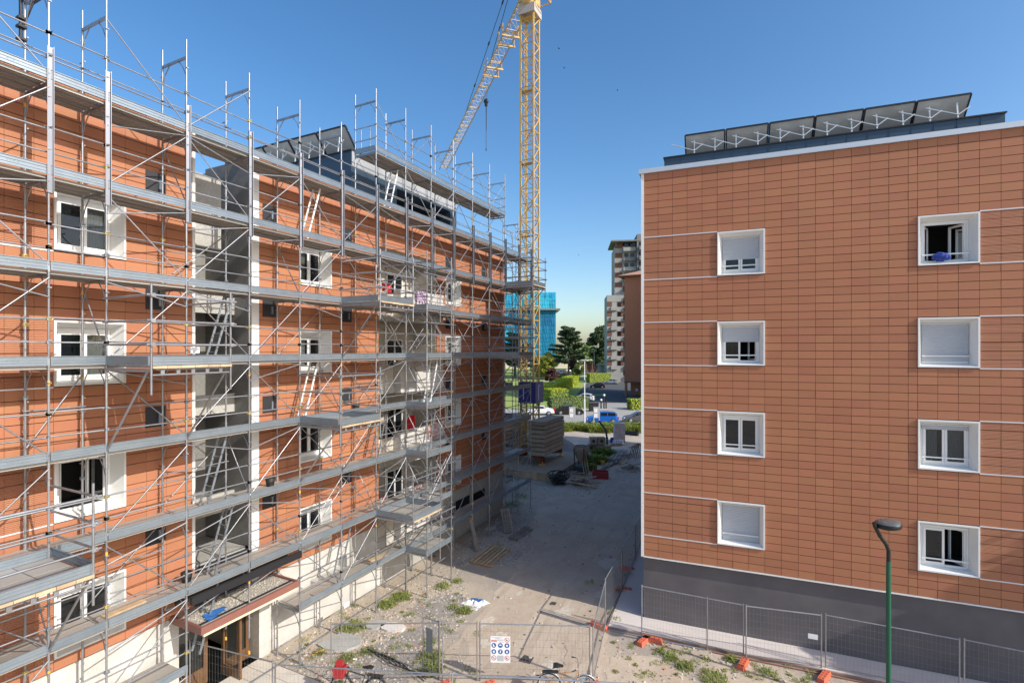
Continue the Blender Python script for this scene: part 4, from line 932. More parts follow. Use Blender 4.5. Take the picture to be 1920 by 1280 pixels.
ep = MB(); ep.box(-14.85, -11.7, 6.6, 11.35, 0, 0.03); ep = ep.build('entrance_paving', 'joint_strip', kind='structure')
for i in range(7):
    for j in range(10):
        b = MB(); x, y = -14.83 + .45 * i, 6.62 + .47 * j; b.box(x, x + .435, y, y + .455, 0.028, 0.05 + rnd.uniform(-.003, .003)); b.build('paving_slab', 'paving', ep)
# ------------------------------------------------------------------ loose stones and weeds
def rubble(name, regions, m, lo, hi, seed):
    r = random.Random(seed); b = MB()
    for (x0, y0, x1, y1, n) in regions:
        for _ in range(n):
            c = G(r.uniform(x0, x1), r.uniform(y0, y1)); s = lo + (hi - lo) * r.random() ** 2.4
            if c.x < XW + 0.05 and c.y < L1: continue
            if name == 'rubble' and abs(c.x + 7.6) < 2.4 and c.y < 30 and r.random() < 0.85: continue
            if -14.9 < c.x < -11.6 and 6.5 < c.y < 11.4: continue
            q = (c - FR.O); u = q.dot(FR.U); nn = q.dot(FR.N)
            if u > -1.15 and nn < 1.08: continue
            a = r.random() * 6.3; ca, sa = math.cos(a) * s, math.sin(a) * s; h = s * r.uniform(.35, .8)
            v = [c + Vector(p) for p in ((ca, sa, -.004), (-sa * r.uniform(.6, 1), ca, -.004), (-ca, -sa * r.uniform(.6, 1), -.004), (sa, -ca, -.004))]
            t = [c + (p - c) * r.uniform(.45, .8) + Vector((0, 0, h * r.uniform(.6, 1.1))) for p in v]
            b.hexa(v + t)
    b.build(name, m, fix=False, kind='stuff')
rubble('rubble', [(560, 1090, 880, 1280, 6500), (400, 1180, 640, 1280, 900), (850, 935, 1000, 1060, 2600), (770, 1060, 870, 1130, 700), (1150, 1195, 1560, 1285, 900), (1040, 800, 1200, 900, 1800), (880, 1100, 1140, 1280, 300), (1140, 1040, 1205, 1180, 900)], 'stone', 0.010, 0.065, 31)
rubble('brick_rubble', [(560, 1150, 800, 1275, 130), (700, 1090, 830, 1180, 60), (1150, 1200, 1400, 1270, 60)], 'brick_bit', 0.015, 0.07, 32)
rubble('clods', [(900, 900, 1190, 1060, 500), (900, 1090, 1130, 1280, 160), (985, 860, 1190, 930, 500)], 'stone', 0.02, 0.09, 35)
rubble('gravel', [(890, 930, 1190, 1280, 5200), (690, 1165, 850, 1280, 5200), (760, 1105, 880, 1160, 2200), (1010, 1100, 1140, 1280, 500)], 'stone', 0.006, 0.02, 33)
for (px, py, sx, sy, a, lab_) in ((737, 1177, .5, .28, .2, 'pale round concrete disc lying on the gravel'), (706, 1172, .38, .3, .9, 'grey broken concrete slab beside the scaffold feet'), (640, 1205, .75, .5, .5, 'large cracked pale concrete slab behind the fence')):
    c = G(px, py); b = MB(); n = 11; P = []
    for i in range(n):
        t = 6.283 * i / n; q = RZ(a) @ Vector((math.cos(t) * sx * rnd.uniform(.85, 1.1), math.sin(t) * sy * rnd.uniform(.85, 1.1), 0)); P.append(c + q)
    b.prism([(p.x, p.y) for p in P], 0.0, 0.07); tag(b.build('concrete_slab', 'slab_white' if px == 737 else 'concrete'), lab_, 'concrete slab')
def blades(name, spots, m, seed, h=(0.1, 0.35), w=0.022):
    r = random.Random(seed); b = MB()
    for (c, rad, n) in spots:
        for _ in range(n):
            a = r.random() * 6.28; d = rad * math.sqrt(r.random()) * (0.6 + 0.4 * r.random()); p = c + Vector((math.cos(a) * d, math.sin(a) * d, 0))
            hh = r.uniform(*h) * (1.1 - 0.5 * d / rad); t = r.random() * 6.28; l = Vector((math.cos(t), math.sin(t), 0)); s = Vector((-l.y, l.x, 0)) * w * r.uniform(.6, 1.5)
            q = p + l * hh * 0.35 + Vector((0, 0, hh * .7)); e = p + l * hh * r.uniform(.6, 1.1) + Vector((0, 0, hh * r.uniform(.6, 1)))
            b.add([p - s * .5, p + s * .5, q + s, q - s, e], [(0, 1, 2, 3), (3, 2, 4)])
    return b.build(name, m, fix=False, kind='stuff')
WS = [(725, 1134, .45, 900), (751, 1120, .5, 1100), (665, 1177, .5, 700), (640, 1180, .25, 250), (808, 1231, .5, 1000), (812, 1255, .45, 800), (805, 1205, .3, 300), (830, 1100, .45, 350), (858, 1090, .3, 200), (871, 1146, .35, 600), (850, 1140, .3, 200), (650, 1235, .4, 350), (690, 1222, .35, 250), (600, 1225, .25, 150),
      (1258, 1233, .3, 350), (1286, 1250, .35, 450), (1338, 1272, .5, 600), (1371, 1237, .22, 350), (1240, 1222, .25, 150), (1440, 1262, .3, 200), (1155, 1165, .25, 350), (1150, 1150, .2, 200), (930, 1025, .5, 120), (962, 945, .9, 500), (975, 930, .8, 300), (1105, 1098 - 6, .3, 60), (1165, 1110, .3, 200), (1180, 1080, .3, 200)]
blades('weeds', [(G(a, c), rr, int(n * .55)) for (a, c, rr, n) in WS], 'weed', 41, (0.04, 0.20), 0.012)
r_ = random.Random(3)
blades('weeds', [(G(r_.uniform(560, 900), r_.uniform(1095, 1280)), r_.uniform(.08, .25), 40) for _ in range(60)] + [(G(r_.uniform(1150, 1560), r_.uniform(1200, 1280)), r_.uniform(.08, .25), 40) for _ in range(50)], 'weed', 43, (0.03, 0.10), 0.010)
blades('weeds', [(G(1118, 866), 1.3, 900), (G(1132, 852), 1.2, 800), (G(1105, 880), .7, 300)], 'grass', 42, (0.3, 0.8), 0.05)

# ------------------------------------------------------------------ site fences
FH = 1.77
def fpt(px, py):                     # ground point under a fence top seen at this pixel
    f = (CAMH - FH) * FPX / (py - HORIZ); return CR((px - 960) / FPX * f, f)
def fence(a, c, label, mid=None, wires=True, group='mesh fence panels round the site'):
    a = Vector((a.x, a.y, 0)); c = Vector((c.x, c.y, 0)); L = (c - a).length; d = (c - a) / L
    t = thing('mesh_fence', a, label, 'fence', group)
    for p in [a, c] + ([a.lerp(c, mid)] if mid else []):
        b = MB(); b.tube(p + Vector((0, 0, 0.02)), p + Vector((0, 0, FH + 0.03)), 0.021, 8); b.build('upright', 'steel_tube', t)
    for z in (0.17, FH - 0.02):
        b = MB(); b.tube(a + Vector((0, 0, z)), c + Vector((0, 0, z)), 0.019, 7); b.build('rail', 'steel_tube', t)
    b = MB(); n = int(L / 0.105)
    for i in range(1, n): p = a + d * (L * i / n); b.tube(p + Vector((0, 0, 0.17)), p + Vector((0, 0, FH - 0.02)), 0.0024, 3, cap=False)
    for i in range(1, 7): z = 0.17 + (FH - 0.19) * i / 7; b.tube(a + Vector((0, 0, z)), c + Vector((0, 0, z)), 0.0026, 3, cap=False)
    b.build('wire_mesh', 'steel_tube', t, fix=False, kind='stuff'); return t
fence(G(1203.5, 1191), G(1394, 1234), 'leftmost mesh fence panel along the pavement of the right block', 0.66)
fence(G(1399, 1236), G(1540, 1257), 'mesh fence panel with a small white tag in front of the dark plinth')
fence(fpt(1548, 1151), fpt(1799, 1197), 'mesh fence panel crossed by the green street lamp post')
fence(fpt(1808, 1197), fpt(2085, 1252), 'mesh fence panel at the right edge of the picture')
cf, c2 = fpt(1112, 1175.6), G(1135, 1179)
fence(cf, c2, 'mesh fence panel running from the near corner along the lane to the pavement corner')
fence(Vector((-5.29, 18.2, 0)), Vector((-5.45, 21.2, 0)), 'mesh fence panel beside the pavement corner at the edge of the shade')
fence(Vector((-5.46, 21.3, 0)), Vector((-5.62, 24.4, 0)), 'shaded mesh fence panel beside the lane, second last before the far end')
fence(Vector((-5.63, 24.5, 0)), Vector((-5.85, 27.6, 0)), 'farthest shaded mesh fence panel beside the lane')
fg = fence(fpt(1105.6, 1172), fpt(900, 1167), 'mesh fence panel across the lane that carries the white safety sign')
fence(fpt(894.5, 1167), fpt(829.5, 1167), 'narrow mesh fence panel left of the safety sign')
fence(fpt(824, 1166), fpt(621, 1168), 'wide mesh fence panel across the rubble in front of the scaffolding')
fence(fpt(823, 1164), fpt(793.6, 1155), 'short mesh fence leaf turned away, with a grey plate on it', wires=False)
fence(fpt(356, 1201), fpt(511, 1239), 'mesh fence panel in front of the timber entrance')
fence(fpt(516, 1244), fpt(843, 1262), 'near mesh fence panel behind the dark bicycle')
fence(fpt(848, 1262), fpt(1180, 1279), 'near mesh fence panel in front of the bicycle with pale wheels')
def footblock(p, a, label, m='orange_plastic'):
    t = thing('fence_block', p, label, 'fence foot', 'orange fence feet', a)
    M = T(p.x, p.y, 0) @ RZ(a)
    b = MB(); q = [Vector(v) for v in ((-.34, -.115, 0), (.34, -.115, 0), (.34, .115, 0), (-.34, .115, 0), (-.31, -.09, .14), (.31, -.09, .14), (.31, .09, .14), (-.31, .09, .14))]
    b.hexa([M @ v for v in q]); b.build('block', m, t)
    h = MB()
    for i in range(4):
        for s in (-.045, .045): h.lathe(M @ Vector((-.23 + .15 * i, s, 0.1375)), [(.024, 0), (.024, .005)], 8)
    h.build('hole', 'joint', t, kind='stuff')
for (px, py, a, l) in ((1393, 1248, 1.35, 'orange fence foot below the second post of the pavement fence'), (1207, 1204, 1.3, 'orange fence foot at the left end of the pavement fence'), (1223, 1202, .1, 'orange fence foot lying loose beside the pavement fence'),
                       (1122, 1176, -.25, 'orange fence foot by the pavement corner'), (1176, 1068, .0, 'shaded red fence foot farthest along the lane fence'), (1170, 1107, .1, 'shaded red fence foot beside the lane fence near the pavement'),
                       (910, 1290, 1.1, 'orange fence foot below the safety sign panel'), (828, 1290, 1.2, 'orange fence foot below the turned fence leaf'), (1545, 1272, 1.2, 'orange fence foot by the middle post of the pavement fence'), (1110, 1292, 1.5, 'orange fence foot at the near fence corner')):
    footblock(G(px, py), a, l)
# safety sign: board, pictograms in flat print
d = Vector(fpt(900, 1167) - fpt(1105.6, 1172)).normalized(); sn = Vector((d.y, -d.x, 0))
if sn.y > 0: sn = -sn
s0 = fpt(920, 1167.5); s0 = Vector((s0.x, s0.y, 0)) + sn * 0.035; du = -d
def SP(u, z, o=0.0): return s0 + du * u + Vector((0, 0, z)) + sn * o
sg = thing('safety_sign', SP(.3, .55), 'white building site safety board with round blue and red pictograms tied to the fence', 'sign')
SWd, SH, SZ = 0.60, 0.80, 0.60
b = MB(); b.hexa([SP(u, z, o) for z in (SZ, SZ + SH) for (u, o) in ((0, 0), (SWd, 0), (SWd, .006), (0, .006))]); b.build('board', 'white_paint', sg)
def sdisc(u, z, r, o, m, nm, inner=None, n=20):
    b = MB(); P = [SP(u + r * math.cos(6.283 * i / n), z + r * math.sin(6.283 * i / n), o) for i in range(n)]
    if inner:
        Q = [SP(u + inner * math.cos(6.283 * i / n), z + inner * math.sin(6.283 * i / n), o) for i in range(n)]
        b.add(P + Q, [(i, (i + 1) % n, n + (i + 1) % n, n + i) for i in range(n)])
    else: b.add(P, [tuple(range(n))])
    b.build(nm, m, sg, fix=False)
def spoly(pts, u, z, s, o, m, nm): b = MB(); b.add([SP(u + x * s, z + y * s, o) for x, y in pts], [tuple(range(len(pts)))]); b.build(nm, m, sg, fix=False)
GL = {'boot': [(-.5, .6), (0.1, .6), (.1, -.1), (.6, -.3), (.6, -.6), (-.5, -.6)], 'helmet': [(-.7, -.1), (-.5, .4), (0, .6), (.5, .4), (.7, -.1)], 'glove': [(-.4, -.6), (.3, -.6), (.5, .1), (.3, .6), (-.1, .6), (-.3, .2), (-.6, .2)], 'head': [(-.3, -.6), (.35, -.6), (.45, .3), (0, .65), (-.45, .3)], 'suit': [(-.6, .5), (-.2, .3), (-.35, -.6), (.35, -.6), (.2, .3), (.6, .5), (.1, .65), (-.1, .65)], 'hand': [(-.3, -.5), (.3, -.5), (.4, .4), (.1, .55), (-.2, .5), (-.4, 0)]}
cols, rows = (0.10, 0.30, 0.50), (SZ + .695, SZ + .525, SZ + .335, SZ + .145)
for r_i, ks in ((1, ('boot', 'helmet', 'head')), (2, ('glove', 'suit', 'head'))):
    for c, kk in zip(cols, ks): sdisc(c, rows[r_i], .073, .008, 'sign_blue', 'pictogram'); spoly(GL[kk], c, rows[r_i], .062, .010, 'white_paint', 'symbol')
for (c, rw, kk) in ((cols[2], rows[0], 'hand'), (cols[0], rows[3], 'helmet'), (cols[2], rows[3], 'glove')):
    sdisc(c, rw, .075, .008, 'sign_red' if c == cols[2] else 'sign_dark', 'pictogram', .061); spoly(GL[kk], c - .01, rw - .005, .04, .010, 'sign_dark', 'symbol')
    b = MB(); b.bar(SP(c - .045, rw + .045, .011), SP(c + .045, rw - .045, .011), .012, .002, sn); b.build('bar', 'sign_red', sg)
b = MB()
for (u0, u1, z) in ((.03, .38, .765), (.13, .30, .738), (.20, .40, .70), (.20, .40, .675)): b.bar(SP(u0, SZ + z, .009), SP(u1, SZ + z, .009), .011, .002, sn)
b.build('print', 'sign_grey', sg)
b = MB(); b.hexa([SP(u, SZ + z, o) for z in (.63, .69) for (u, o) in ((.025, .007), (.185, .007), (.185, .009), (.025, .009))]); b.build('red_panel', 'sign_red', sg)
b = MB()
for i in range(6): b.bar(SP(.04 + .024 * i, SZ + .642, .011), SP(.04 + .024 * i, SZ + .678, .011), .010, .002, sn)
b.build('print', 'white_paint', sg)
b = MB(); b.bar(SP(.26, SZ + .63, .009), SP(.4, SZ + .63, .009), .02, .002, sn); b.hexa([SP(u, SZ + z, o) for z in (.05, .22) for (u, o) in ((.2, .007), (.4, .007), (.4, .0085), (.2, .0085))]); b.build('print', 'shutter_grey', sg)
a, c = fpt(812, 1162), fpt(800, 1158); b = MB(); w = (c - a)
b.hexa([Vector((p.x, p.y, z)) + Vector((.01 * s, -.03 - .01 * s, 0)) for z in (.75, 1.5) for p, s in ((a, 0), (c, 0), (c, 1), (a, 1))]); tag(b.build('plate', 'grey_plate'), 'plain grey metal plate hung on the turned fence leaf', 'plate')
p = G(1527, 1236); b = MB(); q = fpt(1515, 1166 + 0); b.hexa([Vector((q.x + dx, q.y - .03 + dy, z)) for z in (1.3, 1.45) for dx, dy in ((0, 0), (.26, .02), (.26, .03), (0, .01))]); tag(b.build('tag_plate', 'white_paint'), 'small white tag hanging on the mesh fence in front of the dark plinth', 'tag')

# ------------------------------------------------------------------ street lamp on the right
lp = D(1666, 14.2); lt = thing('street_lamp', lp, 'green street lamp with bent dark arm and flat disc head', 'street lamp')
b = MB(); b.tube(lp, lp + Vector((0, 0, 4.25)), 0.062, 14, 0.057); b.build('post', 'lamp_green', lt)
b = MB(); A = [lp + Vector((0, 0, 4.2)), lp + Vector((0, 0, 4.55)), lp - RT * .07 + Vector((0, 0, 4.72)), lp - RT * .24 + Vector((0, 0, 4.95)), lp - RT * .38 + Vector((0, 0, 5.22)), lp - RT * .40 + Vector((0, 0, 5.32))]
b.path(A, 0.05, 12)
for q in A[1:-1]: b.lathe(q - Vector((0, 0, .05)), [(.02, 0), (.05, .02), (.05, .08), (.02, .1)], 10)
b.build('arm', 'lamp_dark', lt)
ax = Vector((-.10, -.05, 1)).normalized(); hc = lp + RT * 0.0 + Vector((0, 0, 5.20))
b = MB(); b.lathe(hc, [(.05, -.03), (.24, -.025), (.30, .0), (.315, .05), (.315, .105), (.30, .12)], 36, ax); h = b.build('lamp_head', 'lamp_dark', lt)
b = MB(); b.lathe(hc + ax * .121, [(.295, 0), (.285, .012), (.1, .02), (.02, .022)], 36, ax); b.build('lamp_lid', 'lamp_top', h)
b = MB()
for i in range(6): t = i * 1.05; b.lathe(hc + ax * .146 + Vector((math.cos(t) * .2, math.sin(t) * .2, -math.cos(t) * .02 - .004)), [(.02, 0), (.02, .012)], 8)
b.build('bolt', 'steel', h, kind='stuff')

# ------------------------------------------------------------------ bicycles
def bicycle(fc, dirv, label, fm, rim='steel', basket=None, seatm='black_rubber', lean=0.12):
    t = thing('bicycle', fc, label, 'bicycle', 'bicycles parked by the near fence', 0)
    a = math.atan2(dirv.y, dirv.x); M = T(fc.x, fc.y, 0) @ RZ(a) @ Matrix.Rotation(lean, 4, 'X')
    def P(x, z, y=0): return M @ Vector((x, y, z))
    sd_ = (M.to_3x3() @ Vector((0, 1, 0)))
    for x in (-.52, .52):
        b = MB(); b.torus(P(x, .34), sd_, .325, .02, 30, 7); w = b.build('wheel', 'black_rubber', t)
        b = MB(); b.torus(P(x, .34), sd_, .298, .011, 30, 5); b.build('rim', rim, w)
        b = MB()
        for i in range(14):
            th = 6.283 * i / 14; b.tube(P(x, .34), P(x + .295 * math.cos(th), .34 + .295 * math.sin(th)), .0022, 3, cap=False)
        b.tube(P(x, .34, -.05), P(x, .34, .05), .02, 8); b.build('spokes', 'chrome', w)
        b = MB(); pts = [P(x + .36 * math.cos(th), .34 + .36 * math.sin(th)) for th in [(.2 + 2.4 * i / 9) if x < 0 else (.6 + 2.0 * i / 9) for i in range(10)]]; b.path(pts, .018, 6); b.build('mudguard', fm if fm != 'wood_orange' else 'chrome', t)
    bb, st, hd, ht = P(-.06, .32), P(-.2, .80), P(.36, .62), P(.33, .80)
    b = MB(); b.path([P(-.52, .34, .05), bb, st, P(-.52, .34, .05)], .012, 6); b.path([P(-.52, .34, -.05), bb], .01, 6); b.tube(bb, hd, .021, 8); b.tube(P(-.17, .7), ht, .018, 8); b.tube(hd, ht, .024, 8); b.build('frame', fm, t)
    b = MB(); b.path([P(.36, .62), P(.42, .48), P(.52, .34, .045)], .014, 6); b.path([P(.42, .48), P(.52, .34, -.045)], .014, 6); b.build('fork', fm if fm != 'wood_orange' else 'steel', t)
    b = MB(); b.tube(st, P(-.235, .92), .014, 6); b.build('seat_post', 'chrome', t)
    b = MB(); q = [(-.40, .95, .09), (-.30, .965, .10), (-.18, .955, .05), (-.10, .95, .025)]
    for (x0, z0, w0), (x1, z1, w1) in zip(q, q[1:]): b.hexa([P(x0, z0 - .05, -w0), P(x1, z1 - .03, -w1), P(x1, z1 - .03, w1), P(x0, z0 - .05, w0), P(x0, z0, -w0 * .9), P(x1, z1, -w1 * .9), P(x1, z1, w1 * .9), P(x0, z0, w0 * .9)])
    b.build('saddle', seatm, t)
    b = MB(); b.tube(ht, P(.31, 1.0), .014, 6); b.path([P(.14, 1.0, -.30), P(.3, 1.03, -.2), P(.33, 1.0, 0), P(.3, 1.03, .2), P(.14, 1.0, .30)], .012, 6); b.build('handlebar', 'chrome', t)
    b = MB()
    for s in (-.30, .30): b.tube(P(.14, 1.0, s), P(.26, 1.022, s * .8), .018, 6)
    b.build('grip', 'black_rubber', t)
    b = MB(); b.lathe(bb - sd_ * .01, [(.08, 0), (.08, .01)], 14, sd_); b.bar(P(-.06, .32, .05), P(.08, .22, .05), .02, .012); b.bar(P(-.06, .32, -.05), P(-.2, .42, -.05), .02, .012); b.box(-.05, .05, -.03, .03, -.01, .01, T(*P(.08, .22, .1))); b.build('crank', 'black_paint', t)
    b = MB(); b.bar(P(-.72, .72), P(-.25, .74), .13, .015); b.tube(P(-.70, .71, .05), P(-.52, .34, .05), .008, 5); b.tube(P(-.70, .71, -.05), P(-.52, .34, -.05), .008, 5); b.build('rack', 'black_paint', t)
    if basket:
        b = MB(); 
        for (z0, z1, w0, w1) in ((.62, .66, .12, .13), (.66, .9, .13, .17)):
            b.hexa([P(x, z0, y) for x, y in ((.44, -w0), (.72, -w0), (.72, w0), (.44, w0))] + [P(x, z1, y) for x, y in ((.42, -w1), (.76, -w1), (.76, w1), (.42, w1))])
        b.box(-.1, .1, -.08, .08, -.06, .07, T(*P(.6, .98)) @ RZ(.4)); b.build('basket', basket, t)
bicycle(D(671, 14.75), -RT + FW * .12, 'dark bicycle with a red bag on its front leaning by the rubble', 'black_paint', 'steel', 'red_paint')
bicycle(D(1063, 15.0), RT - FW * .1, 'bicycle with an orange brown frame and pale wheels behind the near fence', 'wood_orange', 'white_paint')
bicycle(D(1000, 14.1), RT + FW * .25, 'low dark bicycle left of the one with pale wheels', 'black_paint', 'chrome', None)

# ------------------------------------------------------------------ clutter between the blocks
def boardbox(mb, a, b_, w, h): mb.bar(a, b_, w, h)
def pallet(corner, du_, dv_, label, m='wood', tilt=None, n=6, miss=()):
    t = thing('pallet', corner, label, 'pallet', 'timber pallets')
    U = du_; V = dv_; Wz = U.cross(V).normalized(); 
    if Wz.z < -1e-6 and tilt is None: Wz = -Wz
    L, Wd = U.length, V.length
    def P(u, v, z): return corner + U * u + V * v + Wz * z
    for i, v in enumerate((0.06, .5, .94)):
        b = MB(); b.bar(P(0, v, .055), P(1, v, .055), .09, .09, Wz); b.build('bearer', 'wood_orange' if m == 'wood' else m, t)
    for i in range(n):
        if i in miss: continue
        u = (i + .5) / n; b = MB(); b.bar(P(u, 0, .113), P(u, 1, .113 + rnd.uniform(-.004, .004)), L / n * .52, .022, Wz); b.build('slat', m, t)
    return t
p0, p1, p2 = G(920, 1066), G(879, 1055), G(958, 1033)
pallet(p1, p0 - p1, p2 - p0, 'pale new timber pallet lying flat on the shaded ground')
p0, p1, p2 = G(968, 1016), G(952, 1010), G(1000, 994)
pallet(p1, p0 - p1, (p2 - p0), 'grey broken pallet with missing slats lying behind the pale one', 'wood_grey', None, 4, (2,))
a = G(944, 1000); pallet(a, (G(962, 997) - a), Vector((-.45, .35, 1.15)), 'dark pallet leaning upright against the scaffold feet', 'wood_grey', True, 4)
b = MB(); a = G(896, 1033); b.bar(a, Vector((-13.55, a.y + .2, 1.55)), .28, .04, (1, 0, 0)); tag(b.build('plank', 'wood_grey'), 'wide grey plank leaning against the scaffolding in the shade', 'plank')
for (q0, q1, lab_) in (((1010, 1144), (1104, 1172), 'scaffold tube lying on the sunlit lane'), ((1012, 1147), (1104, 1175), 'second scaffold tube lying close beside the first on the lane')):
    b = MB(); b.tube(G(*q0, .03), G(*q1, .03), .022, 7); tag(b.build('loose_tube', 'steel_tube'), lab_, 'tube')
b = MB(); b.tube(FR(-1.0, 1.13, .03), FR(2.2, 1.15, .03), .024, 7); tag(b.build('loose_tube', 'steel_tube'), 'long tube lying along the kerb below the pavement fence', 'tube')
b = MB(); b.tube(FR(2.4, 1.2, .03), FR(8.2, 1.16, .03), .024, 7); tag(b.build('loose_tube', 'rust_steel'), 'rusty tube lying along the kerb farther right', 'tube')
for (px, py, s, lab_) in ((1037, 1131, .12, 'small dark drain plate on the lane beside the joint'), (987, 1236, .2, 'square dark drain plate near the bicycle')):
    c = G(px, py); b = MB(); b.prism([(c.x - s, c.y - s), (c.x + s, c.y - s * .8), (c.x + s * .9, c.y + s), (c.x - s * .8, c.y + s)], .003, .016); tag(b.build('drain_plate', 'steel_plate'), lab_, 'drain cover')
hz = thing('cable_bundle', G(740, 1240), 'bundle of thin dark cables lying across the rubble', 'cables')
for i in range(5):
    b = MB(); pts = []
    for j in range(12):
        q = G(688 + 110 * j / 11 + rnd.uniform(-3, 3), 1212 + 55 * j / 11 + 3 * math.sin(j * .9 + i) + 1.6 * i, .03 + .02 * i); pts.append(q)
    b.path(pts, .014, 5); b.build('cable', 'hose_black', hz)
b = MB(); pts = [G(585 + 34 * j / 8, 1228 - 20 * j / 8 + rnd.uniform(-1, 1), .04) for j in range(9)]; b.path(pts, .015, 5); tag(b.build('strap', 'label_yellow'), 'yellow strap lying by the scaffold foot', 'strap')
b = MB(); c = G(893, 1130)
N_ = 9; P = []
for i in range(N_):
    for j in range(N_):
        u, v = i / (N_ - 1) - .5, j / (N_ - 1) - .5; e = max(abs(u), abs(v)) * 2
        P.append(c + Vector((u * .8 + .25 * v + rnd.uniform(-.05, .05), v * .55 - .1 * u * u + rnd.uniform(-.05, .05), max(.004, (.10 + rnd.uniform(-.05, .06)) * (1 - e ** 3)))))
b.add(P, [(i * N_ + j, i * N_ + j + 1, (i + 1) * N_ + j + 1, (i + 1) * N_ + j) for i in range(N_ - 1) for j in range(N_ - 1) if not (i < 3 and j > 5)])
b.box(c.x + .05, c.x + .3, c.y - .55, c.y - .38, .004, .03)
sk = b.build('sack', 'white_paint'); tag(sk, 'torn white sack with a blue print lying at the edge of the lane', 'sack')
b = MB()
for i in range(4): b.box(-.09, .09, -.05, .05, 0, .014, T(c.x - .15 + .11 * i, c.y + .04 * (i % 2), .135) @ RZ(.5 * i))
b.build('print', 'blue_plastic', sk)
# yard beyond
b = MB(); c = D(1044, 50.0); n = 26; P = [c + Vector((.2, .3, 2.1))]; rings = 7
for r in range(1, rings + 1):
    for i in range(n): t = 6.283 * i / n; f = r / rings; P.append(c + Vector((math.cos(t) * 3.0 * f * rnd.uniform(.93, 1.07), math.sin(t) * 3.0 * f * rnd.uniform(.93, 1.07), max(0, 2.05 * (1 - f) ** 1.15 + rnd.uniform(-.04, .04) if r < rings else 0))))
F_ = [(0, 1 + i, 1 + (i + 1) % n) for i in range(n)] + [(1 + r * n + i, 1 + (r + 1) * n + i, 1 + (r + 1) * n + (i + 1) % n, 1 + r * n + (i + 1) % n) for r in range(rings - 1) for i in range(n)]
b.add(P, F_, True); tag(b.build('gravel_heap', 'grey_gravel'), 'conical grey gravel heap behind the ballast blocks', 'gravel heap')
c = D(1089.5, 42.0); sk = thing('concrete_skip', c, 'dark grey concrete skip standing on a steel base beside the crane pad', 'concrete skip')
b = MB(); b.lathe(c, [(.28, 1.05), (.32, 1.15), (.62, 1.75), (.62, 2.15), (.55, 2.2)], 14); b.build('hopper', 'concrete_dark', sk)
b = MB()
for i in range(4): t = .7 + 1.57 * i; b.bar(c + Vector((math.cos(t) * .55, math.sin(t) * .55, .6)), c + Vector((math.cos(t) * .62, math.sin(t) * .62, 2.1)), .07, .07, (1, 0, 0))
b.torus(c + Vector((0, 0, 2.2)), (0, 0, 1), .45, .05, 14, 5); b.build('cage', 'steel_plate', sk)
b = MB(); b.box(c.x - .5, c.x + .5, c.y - .5, c.y + .5, 0, .62); b.build('base', 'steel_plate', sk)
c = D(1126, 40.4); rc = thing('crate', c, 'red plastic crate lying on the ground beside the planks', 'crate'); M = T(c.x, c.y, 0) @ RZ(.25)
b = MB(); b.box(-.62, .62, -.4, .4, 0, .06, M)
for (x0, x1, y0, y1) in ((-.62, .62, -.4, -.36), (-.62, .62, .36, .4), (-.62, -.58, -.36, .36), (.58, .62, -.36, .36)): b.box(x0, x1, y0, y1, .061, .55, M)
b.build('body', 'red_paint', rc); b = MB()
for z in (.2, .4): b.box(-.65, .65, -.44, -.401, z, z + .05, M)
for i in range(6): b.box(-.6 + .22 * i, -.55 + .22 * i, -.43, -.4005, .02, .54, M)
b.build('rib', 'red_paint', rc, kind='stuff')
pl_ = thing('plank_pile', D(1150, 42.5), 'pile of long grey planks lying behind the red crate', 'plank pile')
for i in range(9):
    a, c = G(1128 + 3.2 * i, 882 - 1.5 * i), G(1152 + 2.2 * i, 850 - rnd.uniform(0, 5)); z = .05 + .05 * (i % 3)
    b = MB(); b.bar(a + Vector((0, 0, z)), c + Vector((0, 0, z + rnd.uniform(0, .15))), .24, .05); b.build('plank', 'wood_grey', pl_)
bp = thing('board_pile', G(1078, 897), 'heap of short timber boards at the edge of the crane pad', 'board pile')
for i in range(16):
    a = G(1050 + rnd.uniform(0, 40), 912 - rnd.uniform(0, 22)); t = rnd.uniform(-.5, 1.4); L = rnd.uniform(.8, 2.0)
    b = MB(); b.bar(a + Vector((0, 0, .06 + .03 * i)), a + Vector((math.cos(t) * L, math.sin(t) * L, .1 + .03 * i)), .14, .035); b.build('board', 'wood' if i % 3 else 'wood_grey', bp)
b = MB(); c = G(1046, 907)
for i in range(16): q = c + Vector((rnd.uniform(-.4, .4), rnd.uniform(-.3, .3), .1 + .045 * i)); b.torus(q, (rnd.uniform(-.5, .5), rnd.uniform(-.5, .5), 1), rnd.uniform(.25, .5), .04, 18, 5)
tag(b.build('hose_coil', 'hose_black'), 'tangled black hose coil beside the crane pad', 'hose')
for i, (px, py, z) in enumerate(((1112, 832, .75), (1127, 833, .75), (1108, 845, 0), (1124, 846, 0), (1138, 846, 0))):
    c = G(px, 846 if z else py); t = thing('concrete_block', c + Vector((0, 0, z)), ('hollow concrete block, %s' % ['upper left of the little stack', 'upper right of the little stack', 'lower left of the little stack', 'lower middle of the little stack', 'lower right of the little stack'][i]), 'concrete block', 'hollow concrete blocks in the yard')
    b = MB(); M = T(c.x, c.y, z) @ RZ(.45); b.box(-.36, .36, -.4, .4, 0, .68, M); b.build('block', 'concrete_dark', t)
    b = MB(); q = M @ Vector((0, -.401, .34)); b.lathe(q, [(.15, 0), (.15, .01)], 12, M.to_3x3() @ Vector((0, -1, 0))); b.build('hole', 'joint', t)
c = D(1161, 56.5); bs = thing('brick_stack', c, 'tall pallet stack of pale grey bricks at the end of the yard', 'brick stack'); b = MB(); M = T(c.x, c.y, 0) @ RZ(.44)
